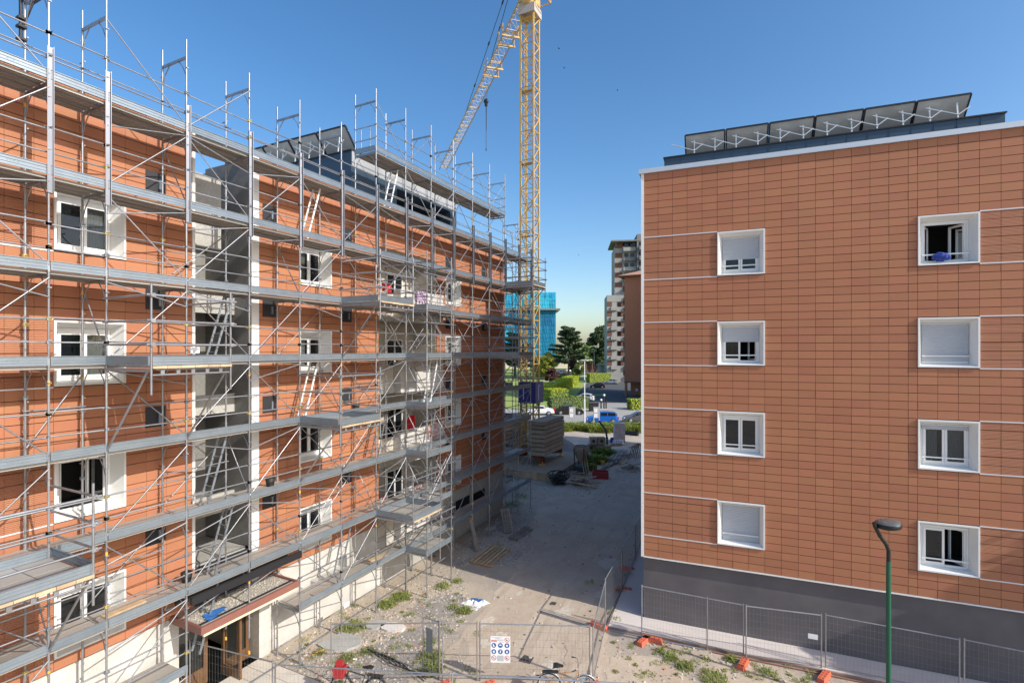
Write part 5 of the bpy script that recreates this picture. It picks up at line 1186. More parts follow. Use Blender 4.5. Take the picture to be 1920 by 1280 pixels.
for r in range(14):
    for i in range(5):
        for j in range(3): b.box(-.58 + .235 * i, -.36 + .235 * i, -.36 + .245 * j, -.125 + .245 * j, .14 + .135 * r, .14 + .135 * r + .125, M)
b.build('brick', 'grey_brick', bs, kind='stuff'); b = MB(); b.box(-.6, .6, -.4, .4, 0, .135, M); b.build('pallet_base', 'wood_grey', bs)
c = D(1148, 54.5); b = MB(); b.lathe(c, [(.2, 0), (.22, .05), (.22, .7), (.19, .75), (.05, .78)], 14); tag(b.build('drum', 'blue_cloth'), 'dark blue drum standing beside the brick stack', 'drum')
for i in range(4): c = D(1152 + 4.5 * i, 54.0); b = MB(); b.lathe(c, [(.16, 0), (.2, .15), (.18, .5), (.1, .62), (.02, .64)], 10); tag(b.build('bag', 'shutter_grey'), ['pale upright bag right beside the blue drum', 'second pale bag from the blue drum', 'third pale bag from the blue drum', 'pale upright bag farthest from the blue drum'][i], 'bag', 'pale bags by the brick stack')
pm = thing('pump_pipe', D(1138, 51), 'dark bent pump pipe rising above the concrete blocks', 'pipe'); b = MB(); b.path([D(1139, 51), D(1138, 51, 1.3), D(1136, 51, 2.1), D(1123, 51, 3.0)], .1, 8); b.build('pipe', 'steel_plate', pm)
b = MB()
for i, q in enumerate((D(1138, 51, 1.3), D(1136, 51, 2.1))): b.lathe(q - Vector((0, 0, .06)), [(.14, 0), (.14, .12)], 10)
b.build('flange', 'steel_plate', pm, kind='stuff')
b = MB(); b.tube(D(1172, 61, .25), D(1197, 60, .25), .24, 10); tag(b.build('pipe', 'hose_black'), 'thick black pipe lying in front of the roadside grass', 'pipe')
tr = thing('trestle', D(1192, 47), 'rusty steel trestles standing close to the right block', 'trestle'); b = MB()
for i in range(5):
    a = D(1185 + 3.5 * i, 47 + .5 * i)
    for s in (-.3, .3): b.bar(a + Vector((s, 0, 0)), a + Vector((s * .2, 0, 1.1)), .05, .05)
    b.bar(a + Vector((-.3, 0, 1.1)), a + Vector((.4, .3, 1.1)), .06, .06)
b.build('leg', 'rust_steel', tr, kind='stuff')
b = MB(); c = D(1130, 45.0); b.lathe(c, [(.17, 0), (.2, .3), (.19, .35)], 12); tag(b.build('bucket', 'label_yellow'), 'small yellow bucket beside the concrete blocks', 'bucket')
for i in range(3):
    a = G(1104 - 4 * i, 889 + 2 * i); b = MB(); b.bar(a, a + Vector((-.35, .5, 1.25 - .1 * i)), .14, .04, (1, 0, 0)); tag(b.build('board', 'wood'), ['rightmost timber board leaning on the concrete skip', 'middle timber board leaning on the concrete skip', 'leftmost timber board leaning on the concrete skip'][i], 'board', 'boards leaning on the concrete skip')

for i, (px, py) in enumerate(((1164, 868), (1172, 855), (1148, 835), (1070, 868), (1085, 905), (1178, 880))):
    c = G(px, py); t = thing('scrap_heap', c, ['heap of broken boards beside the grey plank pile', 'heap of scrap near the rusty trestles', 'low heap of scrap in front of the brick stack', 'heap of boards on the ground by the gravel heap', 'small heap of scrap boards before the concrete skip', 'heap of scrap against the right block'][i], 'scrap heap', 'scrap heaps in the yard')
    for k in range(9):
        a = c + Vector((rnd.uniform(-.7, .7), rnd.uniform(-.7, .7), .06 + .03 * k)); th = rnd.uniform(0, 3.1); L = rnd.uniform(.35, .9); b = MB()
        b.bar(a - Vector((math.cos(th) * L, math.sin(th) * L, rnd.uniform(-.05, .1))), a + Vector((math.cos(th) * L, math.sin(th) * L, rnd.uniform(0, .15))), rnd.uniform(.08, .22), .04); b.build('board', ['wood', 'wood_grey', 'wood_grey', 'rust_steel'][k % 4], t)
# ------------------------------------------------------------------ street, park and far buildings
rnd = random.Random(77)
sheet('lawn', [CR(-220, 86.5), CR(240, 86.5), CR(900, 1200), CR(-900, 1200)], 0.004, 'lawn')
sheet('road', [CR(-200, 69.5), CR(200, 69.5), CR(200, 86.5), CR(-200, 86.5)], 0.008, 'road')
sheet('pavement', [CR(-200, 66.5), CR(200, 66.5), CR(200, 69.4), CR(-200, 69.4)], 0.006, 'concrete')
sheet('car_park', [G(*p) for p in ((1106, 767), (1182, 766), (1300, 760), (1300, 716), (1102, 716), (1070, 752))], 0.010, 'asphalt')
sheet('driveway', [G(*p) for p in ((1112, 768), (1180, 768), (1178, 755), (1108, 755))], 0.014, 'road')
sheet('park_path', [G(*p) for p in ((985, 716), (1075, 711), (1100, 706), (1100, 707.5), (1075, 713), (985, 718.5))], 0.008, 'path')
sheet('park_path', [G(*p) for p in ((985, 708), (1105, 704), (1105, 705), (985, 710))], 0.008, 'path')
sheet('car_park', [G(*p) for p in ((1000, 703), (1260, 703), (1260, 692.5), (1000, 692.5))], 0.010, 'asphalt')
sheet('lawn', [G(*p) for p in ((1112, 742), (1136, 741), (1138, 738.5), (1114, 739))], 0.016, 'lawn')
kb = MB(); kb.bar(CR(-150, 86.7, .06), CR(150, 86.7, .06), .25, .12); kb.build('kerb', 'concrete', kind='structure')
blades('roadside_grass', [(CR(r, rnd.uniform(62.3, 66)), .75, 130) for r in [-2 + 24 * i / 150 for i in range(150)]], 'grass', 51, (0.5, 1.15), 0.035)
def leaves(mb, c, rad, n, size, r, shell=0.0, flat=1.0):
    for _ in range(n):
        while True:
            v = Vector((r.uniform(-1, 1), r.uniform(-1, 1), r.uniform(-1, 1)))
            if shell ** 2 <= v.length_squared <= 1: break
        p = c + Vector((v.x * rad[0], v.y * rad[1], v.z * rad[2]))
        a = Vector((r.gauss(0, 1), r.gauss(0, 1), r.gauss(0, 1) * flat)).normalized(); b = a.orthogonal().normalized(); d = a.cross(b); s = size * r.uniform(.6, 1.4)
        mb.add([p - b * s - d * s * .4, p + b * s * .3 - d * s * .6, p + b * s + d * s * .3, p - b * s * .2 + d * s * .7], [(0, 1, 2, 3)])
def tree(name, base, h, cr, ch, m, label, cat='tree', nc=34, nl=110, size=.3, trunk=.25, seed=1, low=0.0, group=None):
    r = random.Random(seed); t = thing(name, base, label, cat, group); b = MB()
    zc = h - ch
    if trunk:
        b.tube(base, base + Vector((.1, 0, h * .55)), trunk, 9, trunk * .6); b.tube(base + Vector((.1, 0, h * .55)), base + Vector((0, .1, h * .9)), trunk * .6, 7, trunk * .15)
        for i in range(9):
            z = h * r.uniform(.35, .75); a = r.random() * 6.28; b.tube(base + Vector((.1, 0, z)), base + Vector((math.cos(a) * cr * .7, math.sin(a) * cr * .7, z + ch * .3)), trunk * .3, 5, trunk * .08)
        b.build('trunk', 'bark', t)
    b = MB()
    for i in range(nc):
        while True:
            v = Vector((r.uniform(-1, 1), r.uniform(-1, 1), r.uniform(-1, 1)))
            if .25 < v.length < 1: break
        c = base + Vector((v.x * cr * .8, v.y * cr * .8, zc + v.z * ch * .85)); q = cr * r.uniform(.2, .38)
        if c.z < low + q * .5: continue
        leaves(b, c, (q, q, q * .75), nl, size, r, .4)
    b.build('crown', m, t, fix=False); return t
def hedge(label, a, c, w, h, m='leaf_hedge', size=.13, dens=34, group='clipped hedges along the car park'):
    """a to c is the foot of the face towards us; w its thickness away from us"""
    L = (c - a).length; d = (c - a) / L; nv = Vector((-d.y, d.x, 0)); 
    if nv.dot(FW) < 0: nv = -nv
    t = thing('hedge', a, label, 'hedge', group); r = random.Random(int(L * 10))
    b = MB(); i_ = .12; b.hexa([a + d * i_ + nv * i_, c - d * i_ + nv * i_, c - d * i_ + nv * (w - i_), a + d * i_ + nv * (w - i_)] + [q + Vector((0, 0, h - i_)) for q in (a + d * i_ + nv * i_, c - d * i_ + nv * i_, c - d * i_ + nv * (w - i_), a + d * i_ + nv * (w - i_))])
    b.build('branches', 'leaf_dark', t); b = MB()
    def face(n, f):
        for _ in range(int(n)):
            p, nn = f(); s = size * r.uniform(.6, 1.4); e = (nn + Vector((r.gauss(0, .45), r.gauss(0, .45), r.gauss(0, .45)))).normalized(); x = e.orthogonal().normalized(); y = e.cross(x)
            p = p + nn * r.uniform(-.1, .05); b.add([p - x * s, p - y * s * .6, p + x * s, p + y * s * .6], [(0, 1, 2, 3)])
    up = Vector((0, 0, 1))
    face(L * h * dens, lambda: (a + d * r.uniform(0, L) + up * r.uniform(0, h), -nv)); face(L * w * dens, lambda: (a + d * r.uniform(0, L) + nv * r.uniform(0, w) + up * h, up))
    face(w * h * dens, lambda: (a + nv * r.uniform(0, w) + up * r.uniform(0, h), -d)); face(w * h * dens, lambda: (c + nv * r.uniform(0, w) + up * r.uniform(0, h), d)); face(L * h * 6, lambda: (a + d * r.uniform(0, L) + nv * w + up * r.uniform(0, h), nv))
    b.build('leaves', m, t, fix=False, kind='stuff'); return t
hedge('bright block of clipped hedge in front of the long hedge, beside the lawn', G(1033, 753), G(1066, 752), 4.0, 2.35)
P_, Q_ = G(1066, 747), G(1106, 721)
dd = (Q_ - P_).normalized(); nv = Vector((-dd.y, dd.x, 0)) * 3.2
hedge('long clipped hedge running away along the left side of the car park', P_ + (nv if nv.x < 0 else -nv), Q_ + (nv if nv.x < 0 else -nv), 3.2, 2.6)
hedge('yellow green clipped hedge closing the far end of the car park', G(1106, 717), G(1190, 714.5), 2.0, 2.75)
hedge('loose dark green hedge behind the parked brown saloon', G(1034, 769), G(1105, 766), 1.8, 2.1, 'leaf_mid', .17, 22)
hedge('clipped hedge right of the driveway gate, next to the right block', G(1184, 769), G(1230, 768), 2.0, 1.75)
# trees and bushes
def cedar(base, h, m, label, seed, wid):
    r = random.Random(seed); t = thing('cedar_tree', base, label, 'tree'); b = MB()
    b.tube(base, base + Vector((.3, 0, h * .95)), .45, 9, .08); L = MB()
    for i in range(26):
        z = h * (.22 + .76 * i / 26); a = i * 2.4 + r.uniform(-.3, .3); R_ = wid * (1.05 - .75 * (i / 26) ** 1.4) * r.uniform(.65, 1.1)
        e = base + Vector((math.cos(a) * R_, math.sin(a) * R_, z + h * .05)); b.tube(base + Vector((.2, 0, z)), e, .12, 5, .03)
        for k in range(5):
            f = .3 + .18 * k; c = (base + Vector((.2, 0, z))).lerp(e, f); q = wid * .24 * (1.1 - .4 * f); leaves(L, c, (q, q, q * .38), 120, .3, r, 0)
    b.build('trunk', 'bark', t); L.build('crown', m, t, fix=False)
cedar(D(1066, 205), 19.0, 'leaf_dark', 'spreading dark cedar standing in front of the low white building', 5, 8.5)
cedar(D(965, 190), 16.0, 'leaf_dark', 'dark cedar half hidden behind the crane mast', 8, 7.0)
tree('broad_tree', D(1124, 205), 22.5, 5.2, 10.5, 'leaf_dark', 'tall dark evergreen beside the pale apartment tower', nc=60, nl=120, size=.4, trunk=.4, seed=4, low=2)
tree('broad_tree', D(1091, 260), 14.5, 6.5, 5.5, 'leaf_pale', 'pale green tree far off between the two dark evergreens', nc=36, nl=100, size=.5, trunk=.3, seed=6)
tree('bush', D(1026, 172), 9.5, 3.6, 4.8, 'leaf_yellow', 'tall yellow green bush beside the crane mast', 'bush', 44, 110, .28, 0, 9, .2)
tree('bush', D(1012, 176), 8.5, 3.4, 4.4, 'leaf_yellow', 'second yellow green bush left of the tall one', 'bush', 34, 110, .28, 0, 19, .2)
tree('bush', D(1034, 156), 4.4, 2.4, 2.3, 'leaf_red', 'round purple leaved bush on the lawn', 'bush', 44, 120, .18, 0, 10, .0)
tree('small_tree', D(1085, 160), 6.6, 2.3, 2.7, 'leaf_mid', 'small loose green tree behind the long hedge', 'tree', 26, 90, .22, .1, 11)
tree('small_tree', D(1076, 185), 7.5, 2.0, 2.6, 'leaf_red', 'small dark purple tree by the far parked cars', 'tree', 22, 90, .25, .1, 12)
tree('bush', D(1057, 170), 1.8, 2.6, .9, 'leaf_mid', 'low green bush beside the far white car', 'bush', 16, 80, .2, 0, 13)
tree('plane_tree', Vector((17.4, 19.9, 0)), 11.8, 3.1, 2.9, 'leaf_mid', 'leafy street tree standing right of the picture and shading the wall', 'tree', 36, 60, .24, .16, 14)
b = MB(); r = random.Random(2)
for i in range(90): leaves(b, CR(-260 + 6.5 * i + r.uniform(-2, 2), 560 + r.uniform(-30, 30), r.uniform(3, 9)), (7, 6, r.uniform(4, 7)), 60, 1.2, r, .2)
b.build('distant_woods', 'leaf_mid', fix=False, kind='stuff')
# low white building and brown pavilion
lw = thing('low_building', CR(30, 275), 'long low white building with a flat roof behind the cedar', 'building')
b = MB(); M = T(*CR(0, 275)) @ RZ(YAW); b.box(-30, 38, 0, 14, 0, 5.9, M); b.build('wall', 'far_wall', lw); b = MB(); b.box(-31, 39, -1, 15, 5.9, 6.6, M); b.build('roof', 'far_grey', lw)
for i in range(10): b = MB(); b.box(-26 + 6 * i, -22.5 + 6 * i, -.06, -.01, 2.4, 4.6, M); b.build('window', 'car_glass', lw)
pv_ = thing('pavilion', CR(38, 228), 'brown pavilion with a thin flat roof beside the dark evergreen', 'building')
b = MB(); M = T(*CR(0, 228)) @ RZ(YAW); b.box(33, 50, 3, 9, 0, 4.6, M); b.build('wall', 'tower_brown', pv_); b = MB(); b.box(31, 51, 0, 10, 4.9, 5.4, M); b.build('roof', 'far_wall', pv_)
for i in range(7): b = MB(); b.box(33 + 2.6 * i, 33.4 + 2.6 * i, .6, 1, 0, 4.9, M); b.build('column', 'tower_brown', pv_)
# blue netted building site
nb = thing('netted_building', CR(0, 305), 'building under scaffolding wrapped in bright blue netting far behind the crane', 'building')
M = T(*CR(0, 305)) @ RZ(YAW); b = MB(); b.box(-30, 25.5, .5, 22, 0, 34, M); b.build('wall', 'net_dark', nb)
for i in range(14):
    for k in range(9):
        b = MB(); x0 = -30 + 4 * i; z0 = 4.9 * k; nx, nz = 8, 6; P = []; o = rnd.uniform(0, 6); am = rnd.uniform(.1, .3)
        for j in range(nz + 1):
            for q in range(nx + 1):
                u, v = q / nx, j / nz; P.append(M @ Vector((x0 + .03 + 3.94 * u, -am * math.sin(math.pi * u) * math.sin(math.pi * v) - .10 * math.sin(u * 17 + o + v * 3) * math.sin(math.pi * u) + .0, z0 + .05 + 4.82 * v)))
        b.add(P, [(j * (nx + 1) + q, j * (nx + 1) + q + 1, (j + 1) * (nx + 1) + q + 1, (j + 1) * (nx + 1) + q) for j in range(nz) for q in range(nx)])
        b.build('net_sheet', 'net_blue' if k >= 7 or i < 7 else 'net_low', nb, fix=False)
b = MB(); b.box(-32, 28.5, -2.2, 23, 33.4, 34.4, M); b.build('ledge', 'far_grey', nb)
b = MB()
for i in range(15): b.box(-30 + 4 * i - .03, -30 + 4 * i + .03, .101, .15, 0, 44.6, M)
for k in range(18): b.box(-30, 25.6, -.32, -.24, 2.45 * k, 2.45 * k + .07, M)
b.build('scaffold_tube', 'net_low', nb, kind='stuff')
b = MB(); b.box(25.6, 26.0, 0.2, 22, 0, 43.9, M); b.build('side_net', 'net_blue', nb)
# brown brick block behind the right block
br = thing('brick_block', D(1171, 111.5), 'tall plain brown brick block standing in the shade behind the finished right block', 'building')
FB_ = Fr(D(1171, 111.5), 0.0)
b = MB(); b.fbox(FB_, 0, 9.0, -13, 0, 3.1, 25.8); b.fbox(FB_, 9.0, 24, -13, 15, 0, 25.8); b.fbox(FB_, 0.6, 9.0, -13, -3, 0, 3.099); b.build('wall', 'brick_wall', br)  # the projecting wing is unseen, added to cast shade on the car park
b = MB(); b.fbox(FB_, .02, .5, -.6, -.05, 0, 3.09); b.fbox(FB_, 4.4, 4.8, -.6, -.05, 0, 3.09); b.build('porch_column', 'brick_wall', br)
b = MB(); b.fbox(FB_, -.02, 9.0, -.3, .03, 2.9, 3.2); b.build('porch_beam', 'tower_brown', br)
for k in range(7):
    b = MB(); b.fbox(FB_, -.7, -.01, -4.5, -1.5, 4.4 + 3.1 * k, 5.5 + 3.1 * k); b.build('balcony', 'tower_brown', br)
b = MB(); e = 1.2; z = 25.8
b.hexa([FB_(u, n, z) for u, n in ((-e, e), (24 + e, e), (24 + e, -13 - e), (-e, -13 - e))] + [FB_(u, n, z + .25) for u, n in ((-e, e), (24 + e, e), (24 + e, -13 - e), (-e, -13 - e))]); b.build('eave', 'tower_brown', br)
b = MB(); z += .252; A_ = [FB_(u, n, z) for u, n in ((-e, e), (24 + e, e), (24 + e, -13 - e), (-e, -13 - e))]; r0, r1 = FB_(6.5, -6.5, z + 2.6), FB_(18, -6.5, z + 2.6)
b.add(A_ + [r0, r1], [(0, 1, 5, 4), (1, 2, 5), (2, 3, 4, 5), (3, 0, 4), (0, 3, 2, 1)]); b.build('roof', 'roof_tile', br)
b = MB(); b.fbox(FB_, 2.6, 3.8, -5.5, -4.6, z + 1.0, z + 4.0); b.fbox(FB_, 2.5, 3.9, -5.6, -4.5, z + 4.002, z + 4.2); b.build('chimney', 'tower_wall', br)
b = MB(); b.lathe(FB_(2.0, -2.9, 1.2), [(.35, 0), (.35, .05)], 8, (0, -1, 0)); b.lathe(FB_(6, -2.9, 1.5), [(.3, 0), (.3, .05)], 8, (0, -1, 0)); b.build('notice', 'white_paint', br, kind='stuff')
# pale apartment tower
tw = thing('apartment_tower', D(1140, 160), 'tall pale apartment tower with brown shutters and stacked balconies', 'building')
FT_ = Fr(D(1138, 160), R(20)); N1, FHt = 9, 3.05
b = MB(); b.fbox(FT_, 0, 5.2, -12, 0, 0, 27.0); b.fbox(FT_, 2.4, 9.0, -12.5, -.6, 27.0, 42.2); b.fbox(FT_, 5.2, 9.0, -12, -.8, 0, 27.0); b.build('wall', 'tower_wall', tw)
b = MB(); b.fbox(FT_, 9.0, 20, -14, 1.5, 0, 45.5); b.build('rear_wing', 'tower_grey', tw)
b = MB(); b.fbox(FT_, 1.2, 10.2, -13, 1.6, 43.4, 43.8); b.fbox(FT_, 2.6, 3.0, -.9, -.5, 42.2, 43.4); b.fbox(FT_, 8, 8.6, -.9, -.5, 42.2, 43.4); b.fbox(FT_, 12.0, 12.8, -5, -4, 45.5, 47.5); b.build('roof', 'tower_grey', tw)
for k in range(14):
    z = .9 + FHt * k
    if k < 8 and k > 0:
        b = MB(); b.fbox(FT_, .05, 5.15, .01, .05, z + 1.15, z + 2.75); s = b.build('window_strip', 'tower_brown', tw)
        b = MB(); b.fbox(FT_, 1.5, 3.0, .052, .08, z + .95, z + 2.65); b.fbox(FT_, 1.2, 3.2, .05, .6, z, z + 1.05); b.build('balcony', 'tower_wall', tw)
        b = MB(); b.fbox(FT_, 3.3, 4.3, .055, .08, z + 1.2, z + 2.6); b.build('window', 'car_glass', tw)
    if k >= 9:
        b = MB(); b.fbox(FT_, 2.5, 4.8, -.59, -.55, z + 1.1, z + 2.7); b.build('window_strip', 'tower_brown', tw)
        b = MB(); b.fbox(FT_, 5.0, 8.9, -.58, .6, z, z + .2); b.fbox(FT_, 5.0, 8.9, .5, .6, z + .2, z + 1.15); b.build('balcony', 'tower_wall' if k % 2 else 'tower_grey', tw)
        for u in (5.4, 7.2): b = MB(); b.fbox(FT_, u, u + 1.2, -.59, -.56, z + .9, z + 2.6); b.build('window', 'car_glass', tw)
    elif k > 0:
        b = MB(); b.fbox(FT_, 5.3, 8.6, -.79, .5, z, z + .2); b.fbox(FT_, 5.3, 8.6, .4, .5, z + .2, z + 1.1); b.build('balcony', 'tower_grey', tw)
        b = MB(); b.fbox(FT_, 5.6, 8.4, -.79, -.76, z + .3, z + 2.6); b.build('window', 'room_dark', tw)
    b = MB(); b.fbox(FT_, 9.6, 11.4, 1.51, 2.6, z, z + 1.1); b.build('balcony', 'tower_grey', tw); b = MB(); b.fbox(FT_, 9.5, 11.5, 1.505, 1.53, z + 1.1, z + 2.6); b.build('window', 'room_dark', tw)
    b = MB(); b.fbox(FT_, 13.6, 16, 1.51, 2.6, z, z + 1.1); b.build('balcony', 'tower_grey', tw); b = MB(); b.fbox(FT_, 13.5, 16.1, 1.505, 1.53, z + 1.1, z + 2.6); b.build('window', 'room_dark', tw)
gr = thing('garage', D(1126, 178), 'low grey garage with a brown door at the foot of the apartment tower', 'garage'); M = T(*D(1126, 178)) @ RZ(YAW)
b = MB(); b.box(0, 10, 0, 6, 0, 4.4, M); b.build('wall', 'tower_wall', gr); b = MB(); b.box(-.5, 10.5, -.5, 6.5, 4.402, 4.8, M); b.build('roof', 'tower_grey', gr); b = MB(); b.box(2.8, 5.4, -.05, -.005, 0, 3.2, M); b.build('door', 'tower_brown', gr)
b = MB(); b.box(6.6, 9.2, -.05, -.005, 0, 3.4, M); b.build('opening', 'room_dark', gr)
# ------------------------------------------------------------------ cars
def car(label, paint, kind, loc, rz, group='parked cars'):
    t = thing('parked_car', (0, 0, 0), label, 'car', group)
    if kind == 'saloon': L, Hr, st = 4.6, 1.43, [(-2.3, .62, .55, 0), (-2.2, .92, .86, 0), (-1.45, 1.0, .9, 0), (-.75, 1.0, 1.38, 1), (.25, .98, 1.43, 1), (1.1, .94, .98, 0), (2.05, .78, .8, 0), (2.3, .55, .58, 0)]
    elif kind == 'wagon': L, Hr, st = 4.3, 1.6, [(-2.15, .65, .6, 0), (-2.1, 1.0, 1.02, 0), (-1.75, 1.0, 1.5, 1), (-.6, 1.0, 1.6, 1), (.35, .98, 1.58, 1), (1.15, .96, 1.02, 0), (1.95, .8, .84, 0), (2.15, .55, .58, 0)]
    else: L, Hr, st = 3.9, 1.48, [(-1.95, .62, .58, 0), (-1.9, .98, 1.0, 0), (-1.45, 1.0, 1.38, 1), (-.5, .98, 1.48, 1), (.3, .96, 1.45, 1), (1.0, .93, .98, 0), (1.75, .78, .8, 0), (1.95, .52, .55, 0)]
    w = .86; b = MB(); rings = []
    for (x, belt, top_, cab) in st:
        e = .9 if abs(x) > L / 2 - .12 else 1.0; tw_ = .66 if cab else (.74 if abs(x) < L / 2 - .1 else .7)
        rings.append([(x, -w * .9 * e, .24), (x, -w * e, .5), (x, -w * .97 * e, belt), (x, -tw_ * e, top_), (x, tw_ * e, top_), (x, w * .97 * e, belt), (x, w * e, .5), (x, w * .9 * e, .24)])
    vs = [p for r_ in rings for p in r_]; fs = [(i * 8 + j, i * 8 + (j + 1) % 8, (i + 1) * 8 + (j + 1) % 8, (i + 1) * 8 + j) for i in range(len(st) - 1) for j in range(8)]
    b.add(vs, fs + [tuple(range(7, -1, -1)), tuple(range((len(st) - 1) * 8, len(st) * 8))], False)
    body = b.build('body', paint, t); md = body.modifiers.new('b', 'BEVEL'); md.width = .06; md.segments = 2; md.limit_method = 'ANGLE'; md.angle_limit = R(25)
    g = MB(); cabs = [i for i, s in enumerate(st) if s[3]]
    def lerp(a, c, f): return tuple(a[k] + (c[k] - a[k]) * f for k in range(3))
    def pan(i, j, js, f0, f1, g0, g1, off):
        A, B_ = rings[i], rings[j]
        q = [lerp(lerp(A[js[0]], A[js[1]], f0), lerp(B_[js[0]], B_[js[1]], f0), g0), lerp(lerp(A[js[0]], A[js[1]], f0), lerp(B_[js[0]], B_[js[1]], f0), g1), lerp(lerp(A[js[0]], A[js[1]], f1), lerp(B_[js[0]], B_[js[1]], f1), g1), lerp(lerp(A[js[0]], A[js[1]], f1), lerp(B_[js[0]], B_[js[1]], f1), g0)]
        g.quad(*[Vector(p) + Vector(off) for p in q])
    for i, j in zip(cabs, cabs[1:]):
        pan(i, j, (2, 3), .1, .86, .06, .94, (0, -.016, .008)); pan(i, j, (5, 4), .1, .86, .06, .94, (0, .016, .008))
    i, j = cabs[-1], cabs[-1] + 1
    for js, s in (((2, 3), -1), ((5, 4), 1)): pan(i, j, js, .12, .84, .05, .62, (0, s * .016, .008))
    pan(i, j, (3, 4), .07, .93, .08, .92, (.012, 0, .016))
    i, j = cabs[0] - 1, cabs[0]
    for js, s in (((2, 3), -1), ((5, 4), 1)): pan(i, j, js, .15, .84, .35, .95, (0, s * .016, .008))
    pan(i, j, (3, 4), .07, .93, .15, .9, (-.014, 0, .014)); g.build('window', 'car_glass', t, fix=False)
    for x in (-L * .30, L * .315):
        for s in (-1, 1):
            b = MB(); b.lathe((x, s * (w - .17), .31), [(.2, 0), (.31, .01), (.315, .1), (.31, .18), (.2, .185)], 18, (0, s, 0)); wh_ = b.build('wheel', 'black_rubber', t)
            b = MB(); b.lathe((x, s * (w + .012), .31), [(.2, 0), (.19, .008), (.05, .014)], 12, (0, s, 0)); b.build('rim', 'steel', wh_)
            b = MB(); b.lathe((x, s * (w - .015), .31), [(.37, 0), (.37, .012)], 18, (0, s, 0)); b.build('wheel_arch', 'black_rubber', t)
    for s in (-1, 1):
        b = MB(); b.box(L / 2 - .16, L / 2 + .01, s * .62 - .14, s * .62 + .14, .58, .72); b.build('headlight', 'head_lamp', t)
        b = MB(); b.box(-L / 2 - .01, -L / 2 + .12, s * .66 - .12, s * .66 + .12, .68, .92); b.build('tail_light', 'tail_red', t)
        b = MB(); b.box(L * .16, L * .2, s * .9 - .07, s * .9 + .07, .95, 1.08); b.build('mirror', paint, t)
    b = MB(); b.box(-L / 2 + .05, L / 2 - .05, -w * .88, w * .88, .16, .27); b.build('sill', 'black_rubber', t)
    t.matrix_basis = T(loc.x, loc.y, loc.z) @ RZ(rz)
    for o in t.children: pass
    return t
ya = YAW
car('white saloon parked at the kerb behind the crane mast', 'car_white', 'saloon', D(1011, 79.5), ya + math.pi)
car('dark brown saloon parked at the kerb in front of the loose hedge', 'car_brown', 'saloon', D(1066.5, 80.0), ya)
car('white hatchback parked in the car park near the gate', 'car_white', 'hatch', D(1096, 101), ya + math.pi - .45)
car('dark hatchback parked against the long hedge', 'car_dark', 'hatch', D(1120, 134), ya + math.pi - .12)
car('silver hatchback parked before the yellow green hedge', 'car_silver', 'hatch', D(1146, 150), ya + math.pi - .35)
car('bright blue estate car parked behind the roadside grass', 'car_blue', 'wagon', D(1129, 70.6), ya + math.pi)
car('grey car partly hidden behind the right block', 'car_grey', 'saloon', D(1199, 71.5), ya + math.pi)
car('white car parked far off beside the low bush', 'car_white', 'hatch', D(1052, 214), ya + math.pi)
for i, (px, f, c, l) in enumerate(((1067, 228, 'car_silver', 'far silver car, first right of the cedar trunk'), (1077, 230, 'car_white', 'far white car, second right of the cedar trunk'), (1088, 229, 'car_blue', 'far blue car, third right of the cedar trunk'), (1120, 186, 'car_silver', 'far silver car in front of the pavilion'), (1131, 186, 'car_white', 'far white car in front of the garage'), (1143, 186, 'car_dark', 'far dark car in front of the garage opening'))):
    car(l, c, 'hatch', D(px, f), ya + (.3 if i < 3 else .05), 'cars parked far off')
# ------------------------------------------------------------------ street furniture
def post_lamp(base, h, label):
    t = thing('street_lamp', base, label, 'street lamp'); b = MB(); b.tube(base, base + Vector((0, 0, h * .4)), .11, 9, .1); b.tube(base + Vector((0, 0, h * .4)), base + Vector((0, 0, h)), .075, 8, .06); b.build('post', 'white_paint', t)
    b = MB(); b.box(-.45, .1, -.1, .1, -.04, .06, T(base.x, base.y, h) @ RZ(YAW)); b.build('lamp_head', 'steel', t)
    b = MB(); b.box(-.12, .12, -.12, .12, 0, .35, T(base.x, base.y, h * .66)); b.build('box', 'steel', t)
post_lamp(D(1096, 69), 8.6, 'white street lamp standing in the roadside grass before the brown saloon')
b = MB(); b.tube(D(1114, 185), D(1114, 185, 10), .15, 8, .1); tag(b.build('pole', 'steel'), 'bare grey pole in front of the dark evergreen', 'pole')
b = MB(); b.tube(D(1034.5, 230), D(1034.5, 230, 12.0), .12, 8, .08); b.box(-.6, .1, -.15, .15, 11.9, 12.1, T(*D(1034.5, 230)) @ RZ(YAW)); tag(b.build('street_lamp', 'steel'), 'thin far street lamp before the blue netted building', 'street lamp')
for (px, f, lab_, m2) in ((1073, 67.6, 'grey information stand with two white sheets, left of the white lamp', 'sign_grey'), (1118.5, 67.4, 'grey information stand with two white sheets, in front of the blue car', 'sign_grey')):
    c = D(px, f); t = thing('information_stand', c, lab_, 'sign'); M = T(c.x, c.y, 0) @ RZ(YAW)
    b = MB(); b.box(-.42, .42, -.08, .08, 1.1, 2.55, M); b.build('board', m2, t)
    for s in (-.36, .36): b = MB(); b.box(s - .06, s + .06, -.06, .06, 0, 1.099, M); b.build('leg', m2, t)
    for z in (1.2, 1.85): b = MB(); b.box(-.36, .1, -.1, -.081, z, z + .5, M); b.build('sheet', 'white_paint', t)
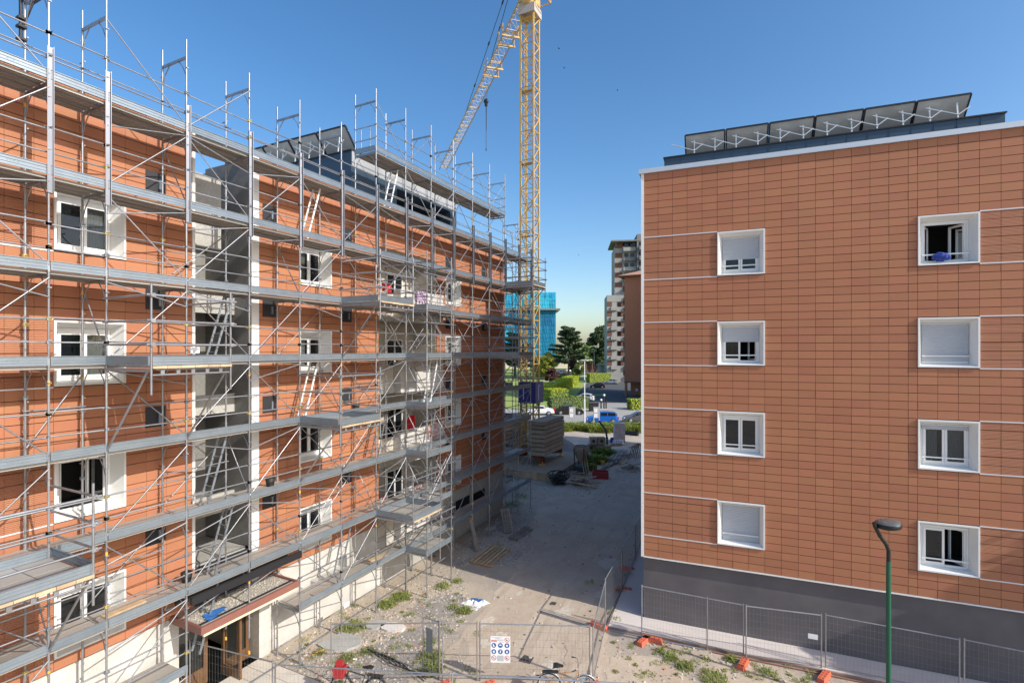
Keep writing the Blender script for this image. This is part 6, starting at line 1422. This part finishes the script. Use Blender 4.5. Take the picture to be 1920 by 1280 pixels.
for (px, f, h, lab_, m2) in ((1012.5, 87.4, 4.3, 'round white traffic sign on a post beside the crane', 'white_paint'), (1039, 118, 2.6, 'small white sign on a dark post on the lawn', 'white_paint')):
    c = D(px, f); t = thing('traffic_sign', c, lab_, 'sign'); b = MB(); b.tube(c, c + Vector((0, 0, h)), .05, 7); b.build('post', 'steel' if px < 1020 else 'dark_frame', t)
    b = MB(); b.lathe(c + Vector((0, 0, h)) - FW * .06, [(.33, 0), (.33, .02)], 16, -FW); b.build('plate', m2, t); b = MB(); b.lathe(c + Vector((0, 0, h)) - FW * .082, [(.14, 0), (.13, .006)], 12, -FW); b.build('mark', 'sign_blue', t)
c = D(1113, 84); b = MB(); b.box(-.75, .75, -.4, .4, 0, 1.25, T(c.x, c.y, 0) @ RZ(YAW)); bn = b.build('rubbish_bin', 'room_dark'); tag(bn, 'dark rubbish container at the end of the loose hedge', 'bin'); b = MB(); b.box(-.8, .8, -.45, .45, 1.252, 1.34, T(c.x, c.y, 0) @ RZ(YAW)); b.build('lid', 'dark_frame', bn)
for (px, h, lab_) in ((1127, 1.4, 'short dark gate post'), (1132.5, 2.2, 'tall dark gate post with a white lamp'), (1136.5, 1.6, 'dark gate post next to the open driveway')):
    c = D(px, 86.8); t = thing('gate_post', c, lab_, 'post', 'posts left of the driveway'); b = MB(); b.tube(c, c + Vector((0, 0, h)), .12, 8); b.build('post', 'dark_frame', t)
    if px != 1136.5: b = MB(); b.lathe(c + Vector((0, 0, h)), [(.1, 0), (.2, .12), (.2, .25), (.08, .36)], 10); b.build('globe', 'white_paint', t)
c = D(1177, 86.8); t = thing('gate', c, 'open dark metal gate right of the driveway', 'gate'); M = T(c.x, c.y, 0) @ RZ(YAW + 1.0)
b = MB(); b.box(-.05, .05, -.05, .05, 0, 1.5, M); b.box(1.9, 2.0, -.05, .05, 0, 1.5, M); b.box(.06, 1.89, -.03, .03, 1.38, 1.45, M); b.box(.06, 1.89, -.03, .03, .12, .19, M); b.build('frame', 'dark_frame', t)
b = MB()
for i in range(12): b.box(.14 + .15 * i, .17 + .15 * i, -.015, .015, .195, 1.375, M)
b.build('bar', 'dark_frame', t, kind='stuff')
c = D(1091.5, 66.2); b = MB(); b.lathe(c, [(.3, 0), (.36, .2), (.28, .4), (.1, .5)], 9); tag(b.build('bag', 'blue_plastic'), 'light blue bag lying at the foot of the white lamp', 'bag')
# birds
for i, (px, py, f) in enumerate(((1048, 92, 60), (1058, 128, 65), (1158, 170, 70), (1085, 478, 90))):
    z = CAMH + (HORIZ - py) * f / FPX; c = D(px, f, z); b = MB(); s = .17
    b.lathe(c - RT * .09, [(.005, 0), (.03, .06), (.028, .13), (.005, .2)], 7, RT)
    b.add([c + Vector(v) for v in ((-.05, 0, .01), (.07, 0, .01), (.02, -.24, .07), (.02, .24, .07), (-.05, -.2, .06), (-.05, .2, .06))], [(0, 1, 2, 4), (1, 0, 5, 3)])
    tag(b.build('bird', 'bird_dark', fix=False), ['small dark bird flying highest, just right of the crane', 'small dark bird flying below the highest one', 'tiny dark bird flying right of the others', 'tiny dark bird low above the trees'][i], 'bird', 'birds in the sky')
